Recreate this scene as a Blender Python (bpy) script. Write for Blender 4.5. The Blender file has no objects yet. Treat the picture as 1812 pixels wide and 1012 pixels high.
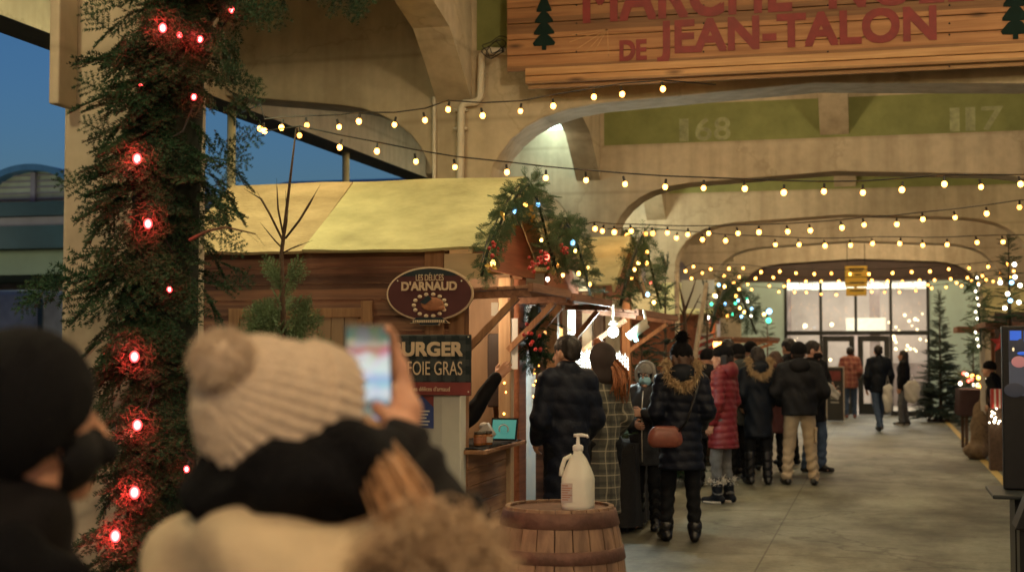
import bpy, math, random
import numpy as np
from mathutils import Vector, Matrix, Euler
S = bpy.context.scene
COL = S.collection
random.seed(7); RNG = np.random.default_rng(7)
R = math.radians
# ------------------------------------------------------------------ camera
F_PX, CX, CY, HZ, EYE = 2516.7, 906.0, 506.0, 620.0, 1.62     # the lens in pixels of the 1812 px wide photograph
PIT = math.atan((HZ-CY)/F_PX); YAW = math.atan((1555-CX)*math.cos(PIT)/F_PX)
cam = bpy.data.cameras.new('camera'); camo = bpy.data.objects.new('camera', cam); COL.objects.link(camo)
cam.sensor_width = 36; cam.lens = F_PX/1812*36; cam.clip_start = .05; cam.clip_end = 600
camo.location = (0, 0, EYE); camo.rotation_euler = (math.pi/2+PIT, 0, YAW)
cam.dof.use_dof = True; cam.dof.focus_distance = 8.6; cam.dof.aperture_fstop = 2.7
S.camera = camo
# ------------------------------------------------------------------ dusk sky, exposure
W = bpy.data.worlds.new('World'); S.world = W; W.use_nodes = True
nt = W.node_tree; bg = nt.nodes['Background']
sky = nt.nodes.new('ShaderNodeTexSky'); sky.sky_type = 'NISHITA'; sky.sun_disc = False
sky.sun_elevation = R(2.6); sky.sun_rotation = R(150); sky.ozone_density = 3.9
mixn = nt.nodes.new('ShaderNodeMix'); mixn.data_type = 'RGBA'; mixn.blend_type = 'MULTIPLY'; mixn.inputs[0].default_value = 1
mixn.inputs[7].default_value = (.86, .80, .88, 1)
nt.links.new(sky.outputs[0], mixn.inputs[6]); nt.links.new(mixn.outputs[2], bg.inputs[0])
SKY_STRENGTH = .092
bg.inputs[1].default_value = SKY_STRENGTH
sl = bpy.data.lights.new('sun', 'SUN'); sl.energy = .02; sl.angle = R(10); sl.color = (.6, .75, 1)
so = bpy.data.objects.new('sun', sl); COL.objects.link(so); so.rotation_euler = (R(70), 0, R(150))
S.view_settings.view_transform = 'Standard'; S.view_settings.look = 'None'
S.view_settings.exposure = 1.0; S.view_settings.gamma = 1
S.cycles.use_denoising = True
S.cycles.max_bounces = 6; S.cycles.diffuse_bounces = 3; S.cycles.glossy_bounces = 3; S.cycles.transmission_bounces = 6; S.cycles.transparent_max_bounces = 12
S.cycles.sample_clamp_indirect = 4; S.cycles.caustics_reflective = False; S.cycles.caustics_refractive = False
LAMP_W = 150.0        # watts of one hall luminaire
# ------------------------------------------------------------------ helpers
_fw = np.array([-math.sin(YAW)*math.cos(PIT), math.cos(YAW)*math.cos(PIT), math.sin(PIT)])
_rt = np.array([math.cos(YAW), math.sin(YAW), 0]); _up = np.cross(_rt, _fw)
def at(px, py, X=None, Y=None, Z=None, D=None):
    d = _fw*F_PX + _rt*(px-CX) + _up*(CY-py)
    if X is not None: t = X/d[0]
    elif Y is not None: t = Y/d[1]
    elif Z is not None: t = (Z-EYE)/d[2]
    else: t = D/F_PX
    return Vector((d[0]*t, d[1]*t, EYE+d[2]*t))
ORG = {}
def vec(p): return Vector((float(p[0]), float(p[1]), float(p[2])))
def tag(o, label, cat, group=None, kind=None):
    if label: o['label'] = label
    if cat: o['category'] = cat
    if group: o['group'] = group
    if kind: o['kind'] = kind
    return o
def thing(name, label, cat, loc=(0,0,0), rz=0, group=None):
    o = bpy.data.objects.new(name, None); COL.objects.link(o); o.empty_display_size = .1
    o.location = loc; o.rotation_euler = (0, 0, rz); ORG[o] = vec(loc) if rz == 0 else Vector((0,0,0))
    return tag(o, label, cat, group)
def mesh_np(V, F):
    V = np.asarray(V, np.float32); me = bpy.data.meshes.new('m')
    if isinstance(F, np.ndarray):
        n, k = F.shape
        me.vertices.add(len(V)); me.vertices.foreach_set('co', V.ravel())
        me.loops.add(n*k); me.loops.foreach_set('vertex_index', F.astype(np.int32).ravel())
        me.polygons.add(n); me.polygons.foreach_set('loop_start', np.arange(0, n*k, k, dtype=np.int32))
        me.update(calc_edges=True)
    else:
        me.from_pydata(V.tolist(), [], F)
    return me
def link(name, V, F, mats, parent=None, smooth=False, mi=None, bevel=0, local=False):
    V = np.asarray(V, float)
    if parent is not None:
        org = ORG.get(parent, Vector((0,0,0)))
        if not local: V = V-np.array(org)
    else:
        lo, hi = V.min(0), V.max(0); org = Vector(((lo[0]+hi[0])/2, (lo[1]+hi[1])/2, lo[2])); V = V-np.array(org)
    me = mesh_np(V, F); me.name = name
    for m in (mats if isinstance(mats, (list, tuple)) else [mats]): me.materials.append(m)
    if mi is not None: me.polygons.foreach_set('material_index', np.asarray(mi, np.int32))
    if smooth: me.polygons.foreach_set('use_smooth', np.ones(len(me.polygons), bool))
    o = bpy.data.objects.new(name, me); COL.objects.link(o)
    if parent is not None: o.parent = parent; ORG[o] = org
    else: o.location = org; ORG[o] = org
    if bevel:
        b = o.modifiers.new('b', 'BEVEL'); b.width = bevel; b.segments = 2; b.limit_method = 'ANGLE'
    return o
class MB:
    def __init__(s): s.v, s.f, s.m = [], [], []
    def add(s, V, F, mi=0):
        n = len(s.v); s.v += [tuple(map(float, p)) for p in V]; s.f += [tuple(int(i)+n for i in q) for q in F]; s.m += [mi]*len(F); return s
    def box(s, x0, x1, y0, y1, z0, z1, mi=0):
        V = [(x,y,z) for x in (x0,x1) for y in (y0,y1) for z in (z0,z1)]
        return s.add(V, [(0,1,3,2),(4,6,7,5),(0,4,5,1),(2,3,7,6),(0,2,6,4),(1,5,7,3)], mi)
    def obox(s, c, u, v, w, mi=0):       # centre and three half axes
        c, u, v, w = map(vec, (c,u,v,w))
        V = [c+u*i+v*j+w*k for i in (-1,1) for j in (-1,1) for k in (-1,1)]
        return s.add(V, [(0,1,3,2),(4,6,7,5),(0,4,5,1),(2,3,7,6),(0,2,6,4),(1,5,7,3)], mi)
    def bar(s, p, q, w, h, up=(0,0,1), mi=0):
        p, q = vec(p), vec(q); d = (q-p); L = d.length; d.normalize(); r = d.cross(vec(up)).normalized(); u = r.cross(d)
        return s.obox((p+q)/2, d*L/2, r*w/2, u*h/2, mi)
    def tube(s, pts, r, n=8, mi=0, caps=True):
        pts = [vec(p) for p in pts]; k = len(pts); rr = r if isinstance(r, (list, tuple)) else [r]*k
        V, F = [], []; prev = None
        for i, p in enumerate(pts):
            d = (pts[min(i+1,k-1)]-pts[max(i-1,0)]).normalized()
            if prev is None: a = d.orthogonal().normalized()
            else:
                a = prev-d*prev.dot(d); a = a.normalized() if a.length > 1e-6 else d.orthogonal().normalized()
            prev = a; b = d.cross(a)
            V += [p+(a*math.cos(2*math.pi*j/n)+b*math.sin(2*math.pi*j/n))*rr[i] for j in range(n)]
        for i in range(k-1):
            F += [(i*n+j, i*n+(j+1)%n, (i+1)*n+(j+1)%n, (i+1)*n+j) for j in range(n)]
        if caps: F += [tuple(range(n))[::-1], tuple((k-1)*n+j for j in range(n))]
        return s.add(V, F, mi)
    def lathe(s, prof, c, n=24, mi=0, sy=1):
        c = vec(c); V, F = [], []
        for r_, z in prof: V += [c+Vector((r_*math.cos(2*math.pi*j/n), r_*sy*math.sin(2*math.pi*j/n), z)) for j in range(n)]
        for i in range(len(prof)-1):
            F += [(i*n+j, i*n+(j+1)%n, (i+1)*n+(j+1)%n, (i+1)*n+j) for j in range(n)]
        F += [tuple(range(n))[::-1], tuple((len(prof)-1)*n+j for j in range(n))]
        return s.add(V, F, mi)
    def prism(s, poly, fn, mi=0):        # fn(u, v, t) with t in (0, 1) gives the point; poly in u, v
        n = len(poly); V = [fn(u,v,0) for u,v in poly]+[fn(u,v,1) for u,v in poly]
        F = [tuple(range(n))[::-1], tuple(range(n,2*n))]+[(i,(i+1)%n,n+(i+1)%n,n+i) for i in range(n)]
        return s.add(V, F, mi)
    def ell(s, c, r, nu=12, nv=8, mi=0):
        c = vec(c); r = (r,r,r) if not isinstance(r, (tuple,list)) else r; V, F = [], []
        V.append(c+Vector((0,0,r[2])))
        for i in range(1, nv):
            a = math.pi*i/nv
            V += [c+Vector((r[0]*math.sin(a)*math.cos(2*math.pi*j/nu), r[1]*math.sin(a)*math.sin(2*math.pi*j/nu), r[2]*math.cos(a))) for j in range(nu)]
        V.append(c-Vector((0,0,r[2]))); e = len(V)-1
        F += [(0, 1+j, 1+(j+1)%nu) for j in range(nu)]
        for i in range(nv-2):
            F += [(1+i*nu+j, 1+(i+1)*nu+j, 1+(i+1)*nu+(j+1)%nu, 1+i*nu+(j+1)%nu) for j in range(nu)]
        F += [(e, 1+(nv-2)*nu+(j+1)%nu, 1+(nv-2)*nu+j) for j in range(nu)]
        return s.add(V, F, mi)
    def build(s, name, mats, parent=None, smooth=False, bevel=0, local=False):
        return link(name, s.v, s.f, mats, parent, smooth, s.m if isinstance(mats, (list,tuple)) else None, bevel, local)
# ------------------------------------------------------------------ materials
MATS = {}
def _new(name):
    m = bpy.data.materials.new(name); m.use_nodes = True; n = m.node_tree; return m, n, n.nodes['Principled BSDF']
def _n(n, t, **kw):
    x = n.nodes.new(t)
    for k, v in kw.items(): setattr(x, k, v)
    return x
def mat(name, col, rough=.6, var=.18, scale=6, bump=0., bscale=60, metal=0., stretch=(1,1,1), spec=.5, sheen=0, col2=None, trans=0, alpha=1, sss=0, detail=4):
    m, n, b = _new(name); L = n.links.new
    tc = _n(n, 'ShaderNodeTexCoord'); mp = _n(n, 'ShaderNodeMapping'); mp.inputs['Scale'].default_value = stretch
    L(tc.outputs['Object'], mp.inputs['Vector'])
    nz = _n(n, 'ShaderNodeTexNoise'); nz.inputs['Scale'].default_value = scale; nz.inputs['Detail'].default_value = detail; nz.inputs['Roughness'].default_value = .62
    L(mp.outputs[0], nz.inputs['Vector'])
    cr = _n(n, 'ShaderNodeValToRGB'); e = cr.color_ramp.elements
    c2 = col2 or tuple(min(1, c*(1+var)) for c in col); c1 = col if col2 else tuple(c*(1-var) for c in col)
    e[0].position = .32; e[1].position = .68; e[0].color = (*c1, 1); e[1].color = (*c2, 1)
    L(nz.outputs['Fac'], cr.inputs[0]); L(cr.outputs[0], b.inputs['Base Color'])
    b.inputs['Roughness'].default_value = rough; b.inputs['Metallic'].default_value = metal
    b.inputs['Specular IOR Level'].default_value = spec
    if sheen: b.inputs['Sheen Weight'].default_value = sheen
    if trans: b.inputs['Transmission Weight'].default_value = trans
    if alpha < 1: b.inputs['Alpha'].default_value = alpha
    if sss: b.inputs['Subsurface Weight'].default_value = sss; b.inputs['Subsurface Radius'].default_value = (.01,.004,.002)
    if bump:
        n2 = _n(n, 'ShaderNodeTexNoise'); n2.inputs['Scale'].default_value = bscale; n2.inputs['Detail'].default_value = 3
        L(mp.outputs[0], n2.inputs['Vector']); bp = _n(n, 'ShaderNodeBump'); bp.inputs['Strength'].default_value = bump; bp.inputs['Distance'].default_value = .02
        L(n2.outputs['Fac'], bp.inputs['Height']); L(bp.outputs[0], b.inputs['Normal'])
    MATS[name] = m; return m
def emat(name, col, strength, rough=.4):
    m, n, b = _new(name); b.inputs['Base Color'].default_value = (*[min(.8, c) for c in col], 1); b.inputs['Roughness'].default_value = rough
    b.inputs['Emission Color'].default_value = (*col, 1); b.inputs['Emission Strength'].default_value = strength
    MATS[name] = m; return m
def wood(name, col, dark, axis=0, plank=0., grain=30, rough=.65, knots=True):
    """long grain along one axis, knots; optional per-plank tint along z"""
    m, n, b = _new(name); L = n.links.new
    tc = _n(n, 'ShaderNodeTexCoord'); mp = _n(n, 'ShaderNodeMapping'); sc = [1,1,1]; sc[axis] = .06; mp.inputs['Scale'].default_value = sc
    L(tc.outputs['Object'], mp.inputs['Vector'])
    nz = _n(n, 'ShaderNodeTexNoise'); nz.inputs['Scale'].default_value = grain; nz.inputs['Detail'].default_value = 6; nz.inputs['Distortion'].default_value = .6
    L(mp.outputs[0], nz.inputs['Vector'])
    cr = _n(n, 'ShaderNodeValToRGB'); e = cr.color_ramp.elements; e[0].position = .3; e[1].position = .7; e[0].color = (*dark, 1); e[1].color = (*col, 1)
    L(nz.outputs['Fac'], cr.inputs[0]); out = cr.outputs[0]
    if plank:
        sx = _n(n, 'ShaderNodeSeparateXYZ'); L(tc.outputs['Object'], sx.inputs[0])
        dv = _n(n, 'ShaderNodeMath', operation='DIVIDE'); L(sx.outputs[2], dv.inputs[0]); dv.inputs[1].default_value = plank
        fl = _n(n, 'ShaderNodeMath', operation='FLOOR'); L(dv.outputs[0], fl.inputs[0])
        wn = _n(n, 'ShaderNodeTexWhiteNoise', noise_dimensions='1D'); L(fl.outputs[0], wn.inputs['W'])
        mr = _n(n, 'ShaderNodeMapRange'); mr.inputs['To Min'].default_value = .6; mr.inputs['To Max'].default_value = 1.25; L(wn.outputs['Value'], mr.inputs[0])
        mx = _n(n, 'ShaderNodeMix', data_type='RGBA', blend_type='MULTIPLY'); mx.inputs[0].default_value = 1
        L(out, mx.inputs[6]); L(mr.outputs[0], mx.inputs[7]); out = mx.outputs[2]
    if knots:
        vo = _n(n, 'ShaderNodeTexVoronoi'); mp2 = _n(n, 'ShaderNodeMapping'); s2 = [3.2,3.2,5.5]; s2[axis] = 1.6 if axis != 2 else 1.2; mp2.inputs['Scale'].default_value = s2
        L(tc.outputs['Object'], mp2.inputs['Vector']); L(mp2.outputs[0], vo.inputs['Vector']); vo.inputs['Scale'].default_value = 1
        k = _n(n, 'ShaderNodeValToRGB'); ke = k.color_ramp.elements; ke[0].position = .04; ke[1].position = .17; ke[0].color = (.12,.08,.06,1); ke[1].color = (1,1,1,1)
        L(vo.outputs['Distance'], k.inputs[0]); mx = _n(n, 'ShaderNodeMix', data_type='RGBA', blend_type='MULTIPLY'); mx.inputs[0].default_value = .85
        L(out, mx.inputs[6]); L(k.outputs[0], mx.inputs[7]); out = mx.outputs[2]
    L(out, b.inputs['Base Color']); b.inputs['Roughness'].default_value = rough
    bp = _n(n, 'ShaderNodeBump'); bp.inputs['Strength'].default_value = .25; bp.inputs['Distance'].default_value = .01; L(nz.outputs['Fac'], bp.inputs['Height']); L(bp.outputs[0], b.inputs['Normal'])
    MATS[name] = m; return m
def tartan(name, base, line1, line2, cell=.09, w=.12):
    m, n, b = _new(name); L = n.links.new
    tc = _n(n, 'ShaderNodeTexCoord'); sx = _n(n, 'ShaderNodeSeparateXYZ'); L(tc.outputs['Object'], sx.inputs[0])
    ad = _n(n, 'ShaderNodeMath', operation='ADD'); L(sx.outputs[0], ad.inputs[0]); L(sx.outputs[1], ad.inputs[1])
    cur = None
    for src, off, wd, c in ((ad.outputs[0],0,w*2.6,line2),(sx.outputs[2],0,w*2.6,line2),(ad.outputs[0],.3,w,line1),(sx.outputs[2],.3,w,line1)):
        dv = _n(n, 'ShaderNodeMath', operation='MULTIPLY_ADD'); L(src, dv.inputs[0]); dv.inputs[1].default_value = 1/cell; dv.inputs[2].default_value = off+50
        fr = _n(n, 'ShaderNodeMath', operation='FRACT'); L(dv.outputs[0], fr.inputs[0])
        lt = _n(n, 'ShaderNodeMath', operation='LESS_THAN'); L(fr.outputs[0], lt.inputs[0]); lt.inputs[1].default_value = wd
        hf = _n(n, 'ShaderNodeMath', operation='MULTIPLY'); L(lt.outputs[0], hf.inputs[0]); hf.inputs[1].default_value = .62
        mx = _n(n, 'ShaderNodeMix', data_type='RGBA'); L(hf.outputs[0], mx.inputs[0])
        if cur is None: mx.inputs[6].default_value = (*base, 1)
        else: L(cur, mx.inputs[6])
        mx.inputs[7].default_value = (*c, 1); cur = mx.outputs[2]
    L(cur, b.inputs['Base Color']); b.inputs['Roughness'].default_value = .9
    MATS[name] = m; return m
def glass(name, tint=(.9,.95,.95), refl=.12):
    m = bpy.data.materials.new(name); m.use_nodes = True; n = m.node_tree; n.nodes.remove(n.nodes['Principled BSDF'])
    t = _n(n, 'ShaderNodeBsdfTransparent'); t.inputs[0].default_value = (*tint, 1); g = _n(n, 'ShaderNodeBsdfGlossy'); g.inputs['Roughness'].default_value = .02
    f = _n(n, 'ShaderNodeFresnel'); f.inputs[0].default_value = 1.45
    a = _n(n, 'ShaderNodeMath', operation='ADD'); n.links.new(f.outputs[0], a.inputs[0]); a.inputs[1].default_value = refl
    mx = _n(n, 'ShaderNodeMixShader'); n.links.new(a.outputs[0], mx.inputs[0]); n.links.new(t.outputs[0], mx.inputs[1]); n.links.new(g.outputs[0], mx.inputs[2])
    n.links.new(mx.outputs[0], n.nodes['Material Output'].inputs[0]); MATS[name] = m; return m
M = MATS
def concrete(name, col, stain):
    m, n, b = _new(name); L = n.links.new
    tc = _n(n, 'ShaderNodeTexCoord')
    n1 = _n(n, 'ShaderNodeTexNoise'); n1.inputs['Scale'].default_value = .55; n1.inputs['Detail'].default_value = 5; L(tc.outputs['Object'], n1.inputs['Vector'])
    n2 = _n(n, 'ShaderNodeTexNoise'); n2.inputs['Scale'].default_value = 9; n2.inputs['Detail'].default_value = 8; L(tc.outputs['Object'], n2.inputs['Vector'])
    mp = _n(n, 'ShaderNodeMapping'); mp.inputs['Scale'].default_value = (6,6,.5); L(tc.outputs['Object'], mp.inputs['Vector'])
    n3 = _n(n, 'ShaderNodeTexNoise'); n3.inputs['Scale'].default_value = 1; n3.inputs['Detail'].default_value = 4; L(mp.outputs[0], n3.inputs['Vector'])
    c1 = _n(n, 'ShaderNodeValToRGB'); e = c1.color_ramp.elements; e[0].position = .36; e[1].position = .62; e[0].color = (*stain, 1); e[1].color = (*col, 1); L(n1.outputs['Fac'], c1.inputs[0])
    c2 = _n(n, 'ShaderNodeValToRGB'); e = c2.color_ramp.elements; e[0].position = .3; e[1].position = .7; e[0].color = (.87,.87,.87,1); e[1].color = (1.05,1.05,1.05,1); L(n2.outputs['Fac'], c2.inputs[0])
    c3 = _n(n, 'ShaderNodeValToRGB'); e = c3.color_ramp.elements; e[0].position = .34; e[1].position = .6; e[0].color = (.84,.82,.8,1); e[1].color = (1.03,1.03,1.03,1); L(n3.outputs['Fac'], c3.inputs[0])
    x = _n(n, 'ShaderNodeMix', data_type='RGBA', blend_type='MULTIPLY'); x.inputs[0].default_value = 1; L(c1.outputs[0], x.inputs[6]); L(c2.outputs[0], x.inputs[7])
    y = _n(n, 'ShaderNodeMix', data_type='RGBA', blend_type='MULTIPLY'); y.inputs[0].default_value = 1; L(x.outputs[2], y.inputs[6]); L(c3.outputs[0], y.inputs[7])
    sx = _n(n, 'ShaderNodeSeparateXYZ'); L(tc.outputs['Object'], sx.inputs[0]); fr = _n(n, 'ShaderNodeMath', operation='PINGPONG'); L(sx.outputs[2], fr.inputs[0]); fr.inputs[1].default_value = .31
    c4 = _n(n, 'ShaderNodeValToRGB'); e = c4.color_ramp.elements; e[0].position = 0; e[1].position = .035; e[0].color = (.80,.79,.77,1); e[1].color = (1,1,1,1); L(fr.outputs[0], c4.inputs[0])
    vo = _n(n, 'ShaderNodeTexVoronoi', feature='DISTANCE_TO_EDGE'); vo.inputs['Scale'].default_value = .42; mp3 = _n(n, 'ShaderNodeMix', data_type='RGBA'); mp3.inputs[0].default_value = .22; L(tc.outputs['Object'], mp3.inputs[6]); L(n2.outputs['Color'], mp3.inputs[7]); L(mp3.outputs[2], vo.inputs['Vector'])
    c5 = _n(n, 'ShaderNodeValToRGB'); e = c5.color_ramp.elements; e[0].position = .002; e[1].position = .007; e[0].color = (.86,.85,.83,1); e[1].color = (1,1,1,1); L(vo.outputs['Distance'], c5.inputs[0])
    for cc in (c4, c5):
        z = _n(n, 'ShaderNodeMix', data_type='RGBA', blend_type='MULTIPLY'); z.inputs[0].default_value = 1; L(y.outputs[2], z.inputs[6]); L(cc.outputs[0], z.inputs[7]); y = z
    L(y.outputs[2], b.inputs['Base Color']); b.inputs['Roughness'].default_value = .75
    bp = _n(n, 'ShaderNodeBump'); bp.inputs['Strength'].default_value = .2; bp.inputs['Distance'].default_value = .01; L(n2.outputs['Fac'], bp.inputs['Height']); L(bp.outputs[0], b.inputs['Normal'])
    MATS[name] = m; return m
concrete('hall_paint', (.55,.475,.35), (.43,.37,.265))
mat('green_paint', (.155,.175,.055), .75, .25, 3.0, .1, col2=(.225,.25,.085), detail=8)
mat('faded_paint', (.27,.29,.16), .8, .3, 9)
mat('pipe_white', (.62,.58,.48), .45, .1, 8)
mat('cable_black', (.012,.012,.012), .5)
mat('black_metal', (.008,.008,.009), .45, .2, 12, spec=.3)
mat('dark_frame', (.018,.022,.022), .45, .2)
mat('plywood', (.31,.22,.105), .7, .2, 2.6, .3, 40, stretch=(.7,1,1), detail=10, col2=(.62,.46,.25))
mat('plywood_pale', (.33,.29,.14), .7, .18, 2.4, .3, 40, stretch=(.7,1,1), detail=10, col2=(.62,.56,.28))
wood('siding', (.25,.115,.062), (.12,.05,.03), 0, .115)
wood('slats', (.36,.20,.11), (.18,.085,.045), 1, .125)
wood('post_wood', (.36,.19,.09), (.20,.09,.04), 2)
wood('pale_wood', (.52,.36,.21), (.36,.22,.12), 2)
wood('shelf_wood', (.30,.15,.09), (.15,.065,.035), 1)
wood('gable_wood', (.36,.13,.06), (.22,.075,.035), 1, knots=False)
wood('sign_plank', (.38,.195,.085), (.22,.095,.038), 0, .142, 26)
wood('sign_trim', (.50,.30,.14), (.32,.16,.065), 0, .07, 26)
wood('barrel_wood', (.34,.205,.12), (.13,.072,.043), 2, 0, 22)
mat('hoop_rust', (.15,.075,.052), .6, .3, 14, .15, metal=.4)
mat('red_paint', (.19,.018,.018), .6, .18, 10)
mat('tree_paint', (.004,.017,.015), .8, spec=.2)
mat('needle_dark', (.006,.026,.014), .6, .35, 7, col2=(.030,.082,.036), spec=.2)
mat('needle_mid', (.045,.10,.04), .6, .35, 5, col2=(.10,.17,.075))
mat('needle_blue', (.02,.05,.042), .6, .35, 5, col2=(.05,.085,.065))
mat('twig', (.10,.06,.035), .8, .2)
mat('garland_core', (.012,.02,.011), .9)
mat('bark', (.09,.055,.035), .9, .3, 20, .3)
mat('birch', (.42,.34,.24), .8, .3, 14)
emat('bulb_warm', (1,.37,.058), 8.0); emat('bulb_dim', (1,.34,.05), 5)
def hot_red():
    m, n, b = _new('bulb_red'); L = n.links.new; lw = _n(n, 'ShaderNodeLayerWeight'); lw.inputs[0].default_value = .5
    iv = _n(n, 'ShaderNodeMath', operation='SUBTRACT'); iv.inputs[0].default_value = 1; L(lw.outputs['Facing'], iv.inputs[1])
    pw = _n(n, 'ShaderNodeMath', operation='POWER'); L(iv.outputs[0], pw.inputs[0]); pw.inputs[1].default_value = 7
    ma = _n(n, 'ShaderNodeMath', operation='MULTIPLY_ADD'); L(pw.outputs[0], ma.inputs[0]); ma.inputs[1].default_value = 46; ma.inputs[2].default_value = 2.6
    b.inputs['Emission Color'].default_value = (1,.045,.045,1); L(ma.outputs[0], b.inputs['Emission Strength']); b.inputs['Base Color'].default_value = (.4,.02,.02,1); MATS['bulb_red'] = m
hot_red()
emat('bulb_blue', (.2,.55,1), 4)
emat('bulb_green', (.05,.8,.4), 2.2)
emat('bulb_amber', (1,.5,.1), 9)
emat('bulb_white', (1,.85,.6), 6)
emat('bulb_pink', (1,.08,.05), 6)
# ------------------------------------------------------------------ signed-distance bodies -> one continuous skin
def cap(a, b, ra, rb=None, sy=1.): return ('c', np.array(a, float), np.array(b, float), ra, ra if rb is None else rb, sy)
def ell(c, r): return ('e', np.array(c, float), np.array(r, float))
def _d(p, P):
    if p[0] == 'c':
        _, a, b, ra, rb, sy = p; Q = P-a; d = b-a
        if sy != 1: Q = Q*np.array([1,1/sy,1]); d = d*np.array([1,1/sy,1])
        t = np.clip((Q@d)/max(d@d, 1e-9), 0, 1); return (np.linalg.norm(Q-t[:,None]*d, axis=1)-(ra+(rb-ra)*t))*min(1, sy)
    Q = P-p[1]; k0 = np.linalg.norm(Q/p[2], axis=1); k1 = np.linalg.norm(Q/p[2]**2, axis=1)
    return k0*(k0-1)/np.maximum(k1, 1e-9)
def _bb(p):
    if p[0] == 'c':
        r = max(p[3], p[4]); return np.minimum(p[1], p[2])-r, np.maximum(p[1], p[2])+r
    return p[1]-p[2], p[1]+p[2]
def sdf(prims, vox, k=.025, disp=None, cut=None, sub=()):
    bb = [_bb(p) for p in prims]; lo = np.min([b[0] for b in bb], 0)-vox*3-.01; hi = np.max([b[1] for b in bb], 0)+vox*3+.01
    n = np.ceil((hi-lo)/vox).astype(int)+1
    g = np.stack(np.meshgrid(*[lo[i]+vox*np.arange(n[i]) for i in range(3)], indexing='ij'), -1); P = g.reshape(-1, 3)
    f = None
    for p in prims:
        d = _d(p, P)
        if f is None: f = d
        else:
            h = np.maximum(k-np.abs(f-d), 0)/k; f = np.minimum(f, d)-h*h*k*.25
    for p in sub:
        d = -_d(p, P); h = np.maximum(.01-np.abs(f-d), 0)/.01; f = np.maximum(f, d)+h*h*.0025
    if disp is not None: f = f-disp(P)
    if cut is not None: f = np.maximum(f, cut(P))
    f = f.reshape(n); f[f == 0] = 1e-9
    ins = f < 0
    c = np.stack([ins[i:n[0]-1+i, j:n[1]-1+j, l:n[2]-1+l] for i in (0,1) for j in (0,1) for l in (0,1)], -1)
    s_ = c.sum(-1); act = (s_ > 0) & (s_ < 8); idx = np.argwhere(act); M_ = len(idx)
    cid = -np.ones(act.shape, int); cid[act] = np.arange(M_)
    off = np.array([(i,j,l) for i in (0,1) for j in (0,1) for l in (0,1)])
    cv = np.stack([f[tuple((idx+o).T)] for o in off], 1)
    acc = np.zeros((M_, 3)); cnt = np.zeros(M_)
    for a in range(8):
        for ax in (4, 2, 1):
            if a & ax: continue
            b = a | ax; m = (cv[:,a] < 0) != (cv[:,b] < 0); t = np.where(m, cv[:,a]/np.where(m, cv[:,a]-cv[:,b], 1), 0)
            acc[m] += off[a]+t[m,None]*(off[b]-off[a]); cnt += m
    V = lo+vox*(idx+acc/cnt[:,None]); Q = []
    for ax in range(3):
        sl0 = [slice(None)]*3; sl1 = [slice(None)]*3; sl0[ax] = slice(0,-1); sl1[ax] = slice(1,None)
        e = np.argwhere(ins[tuple(sl0)] != ins[tuple(sl1)]); u, w = [(1,2),(2,0),(0,1)][ax]
        ok = (e[:,u] > 0) & (e[:,w] > 0) & (e[:,u] < n[u]-1) & (e[:,w] < n[w]-1); e = e[ok]
        du = np.zeros(3,int); du[u] = 1; dw = np.zeros(3,int); dw[w] = 1
        q = np.stack([cid[tuple((e-du-dw).T)], cid[tuple((e-dw).T)], cid[tuple(e.T)], cid[tuple((e-du).T)]], 1)
        flip = ~ins[tuple(e.T)]; q[flip] = q[flip][:, ::-1]; Q.append(q)
    return V, np.concatenate(Q)
def rotz(a): c, s = math.cos(a), math.sin(a); return np.array([[c,-s,0],[s,c,0],[0,0,1]])
# one relaxed hand: wrist at the origin, fingers down -z, palm towards -x
def _hand():
    pr = [ell((0,0,-.05),(.016,.040,.052)), cap((0,0,.03),(0,0,-.02),.024,.024)]
    for y, L, z in ((-.030,.058,-.086),(-.010,.074,-.094),(.011,.080,-.096),(.031,.070,-.090)):
        a = np.array([0,y,z+.012]); b = a+np.array([-.012,y*.05,-L*.5]); c = b+np.array([-.026,y*.02,-L*.42])
        pr += [cap(a,b,.0095,.0088), cap(b,c,.0088,.0075)]
    pr += [cap((-.004,.030,-.03),(-.020,.056,-.062),.0125,.011), cap((-.020,.056,-.062),(-.030,.060,-.092),.011,.009)]
    return sdf(pr, .0062, .008)
HAND = _hand()
def hand_at(w, d, palm, side):
    d = np.array(d)/np.linalg.norm(d); z = -d; x = -np.array(palm, float); x = x-z*(x@z); x /= np.linalg.norm(x); y = np.cross(z, x)
    V = HAND[0].copy()
    if side < 0: V[:,1] *= -1
    F = HAND[1] if side > 0 else HAND[1][:, ::-1]
    return V@np.stack([x,y,z])+np.array(w), F
def join(parts):
    V, F, n = [], [], 0
    for v, f in parts: V.append(v); F.append(f+n); n += len(v)
    return np.concatenate(V), np.concatenate(F)
def fur_mesh(pts, n, length, width, droop=.0, outward=None, seed=1, jit=.02):
    """hair wedges growing off a thick path"""
    rg = np.random.default_rng(seed); pts = np.asarray(pts, float); i = rg.integers(0, len(pts)-1, n); t = rg.random((n,1))
    p = pts[i]*(1-t)+pts[i+1]*t+rg.normal(0, jit, (n,3)); d = rg.normal(0, 1, (n,3))
    if outward is not None: d += np.asarray(outward)
    d /= np.linalg.norm(d, axis=1)[:,None]; d[:,2] -= droop; s = np.cross(d, rg.normal(0,1,(n,3))); s /= np.linalg.norm(s,axis=1)[:,None]
    L = length*(.5+rg.random((n,1))); m = p+d*L*.55+rg.normal(0,.12,(n,3))*L
    V = np.stack([p-s*width, p+s*width, m+s*width*.7, m-s*width*.7, m+(d*.5+np.array([0,0,-.25]))*L*.6], 1).reshape(-1,3)
    b = np.arange(n)[:,None]*5; T = np.concatenate([b+np.array([0,1,2]), b+np.array([0,2,3]), b+np.array([3,2,4])])
    return V, T
SKIN = mat('skin', (.52,.28,.18), .5, .1, 12, sss=.0)
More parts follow.
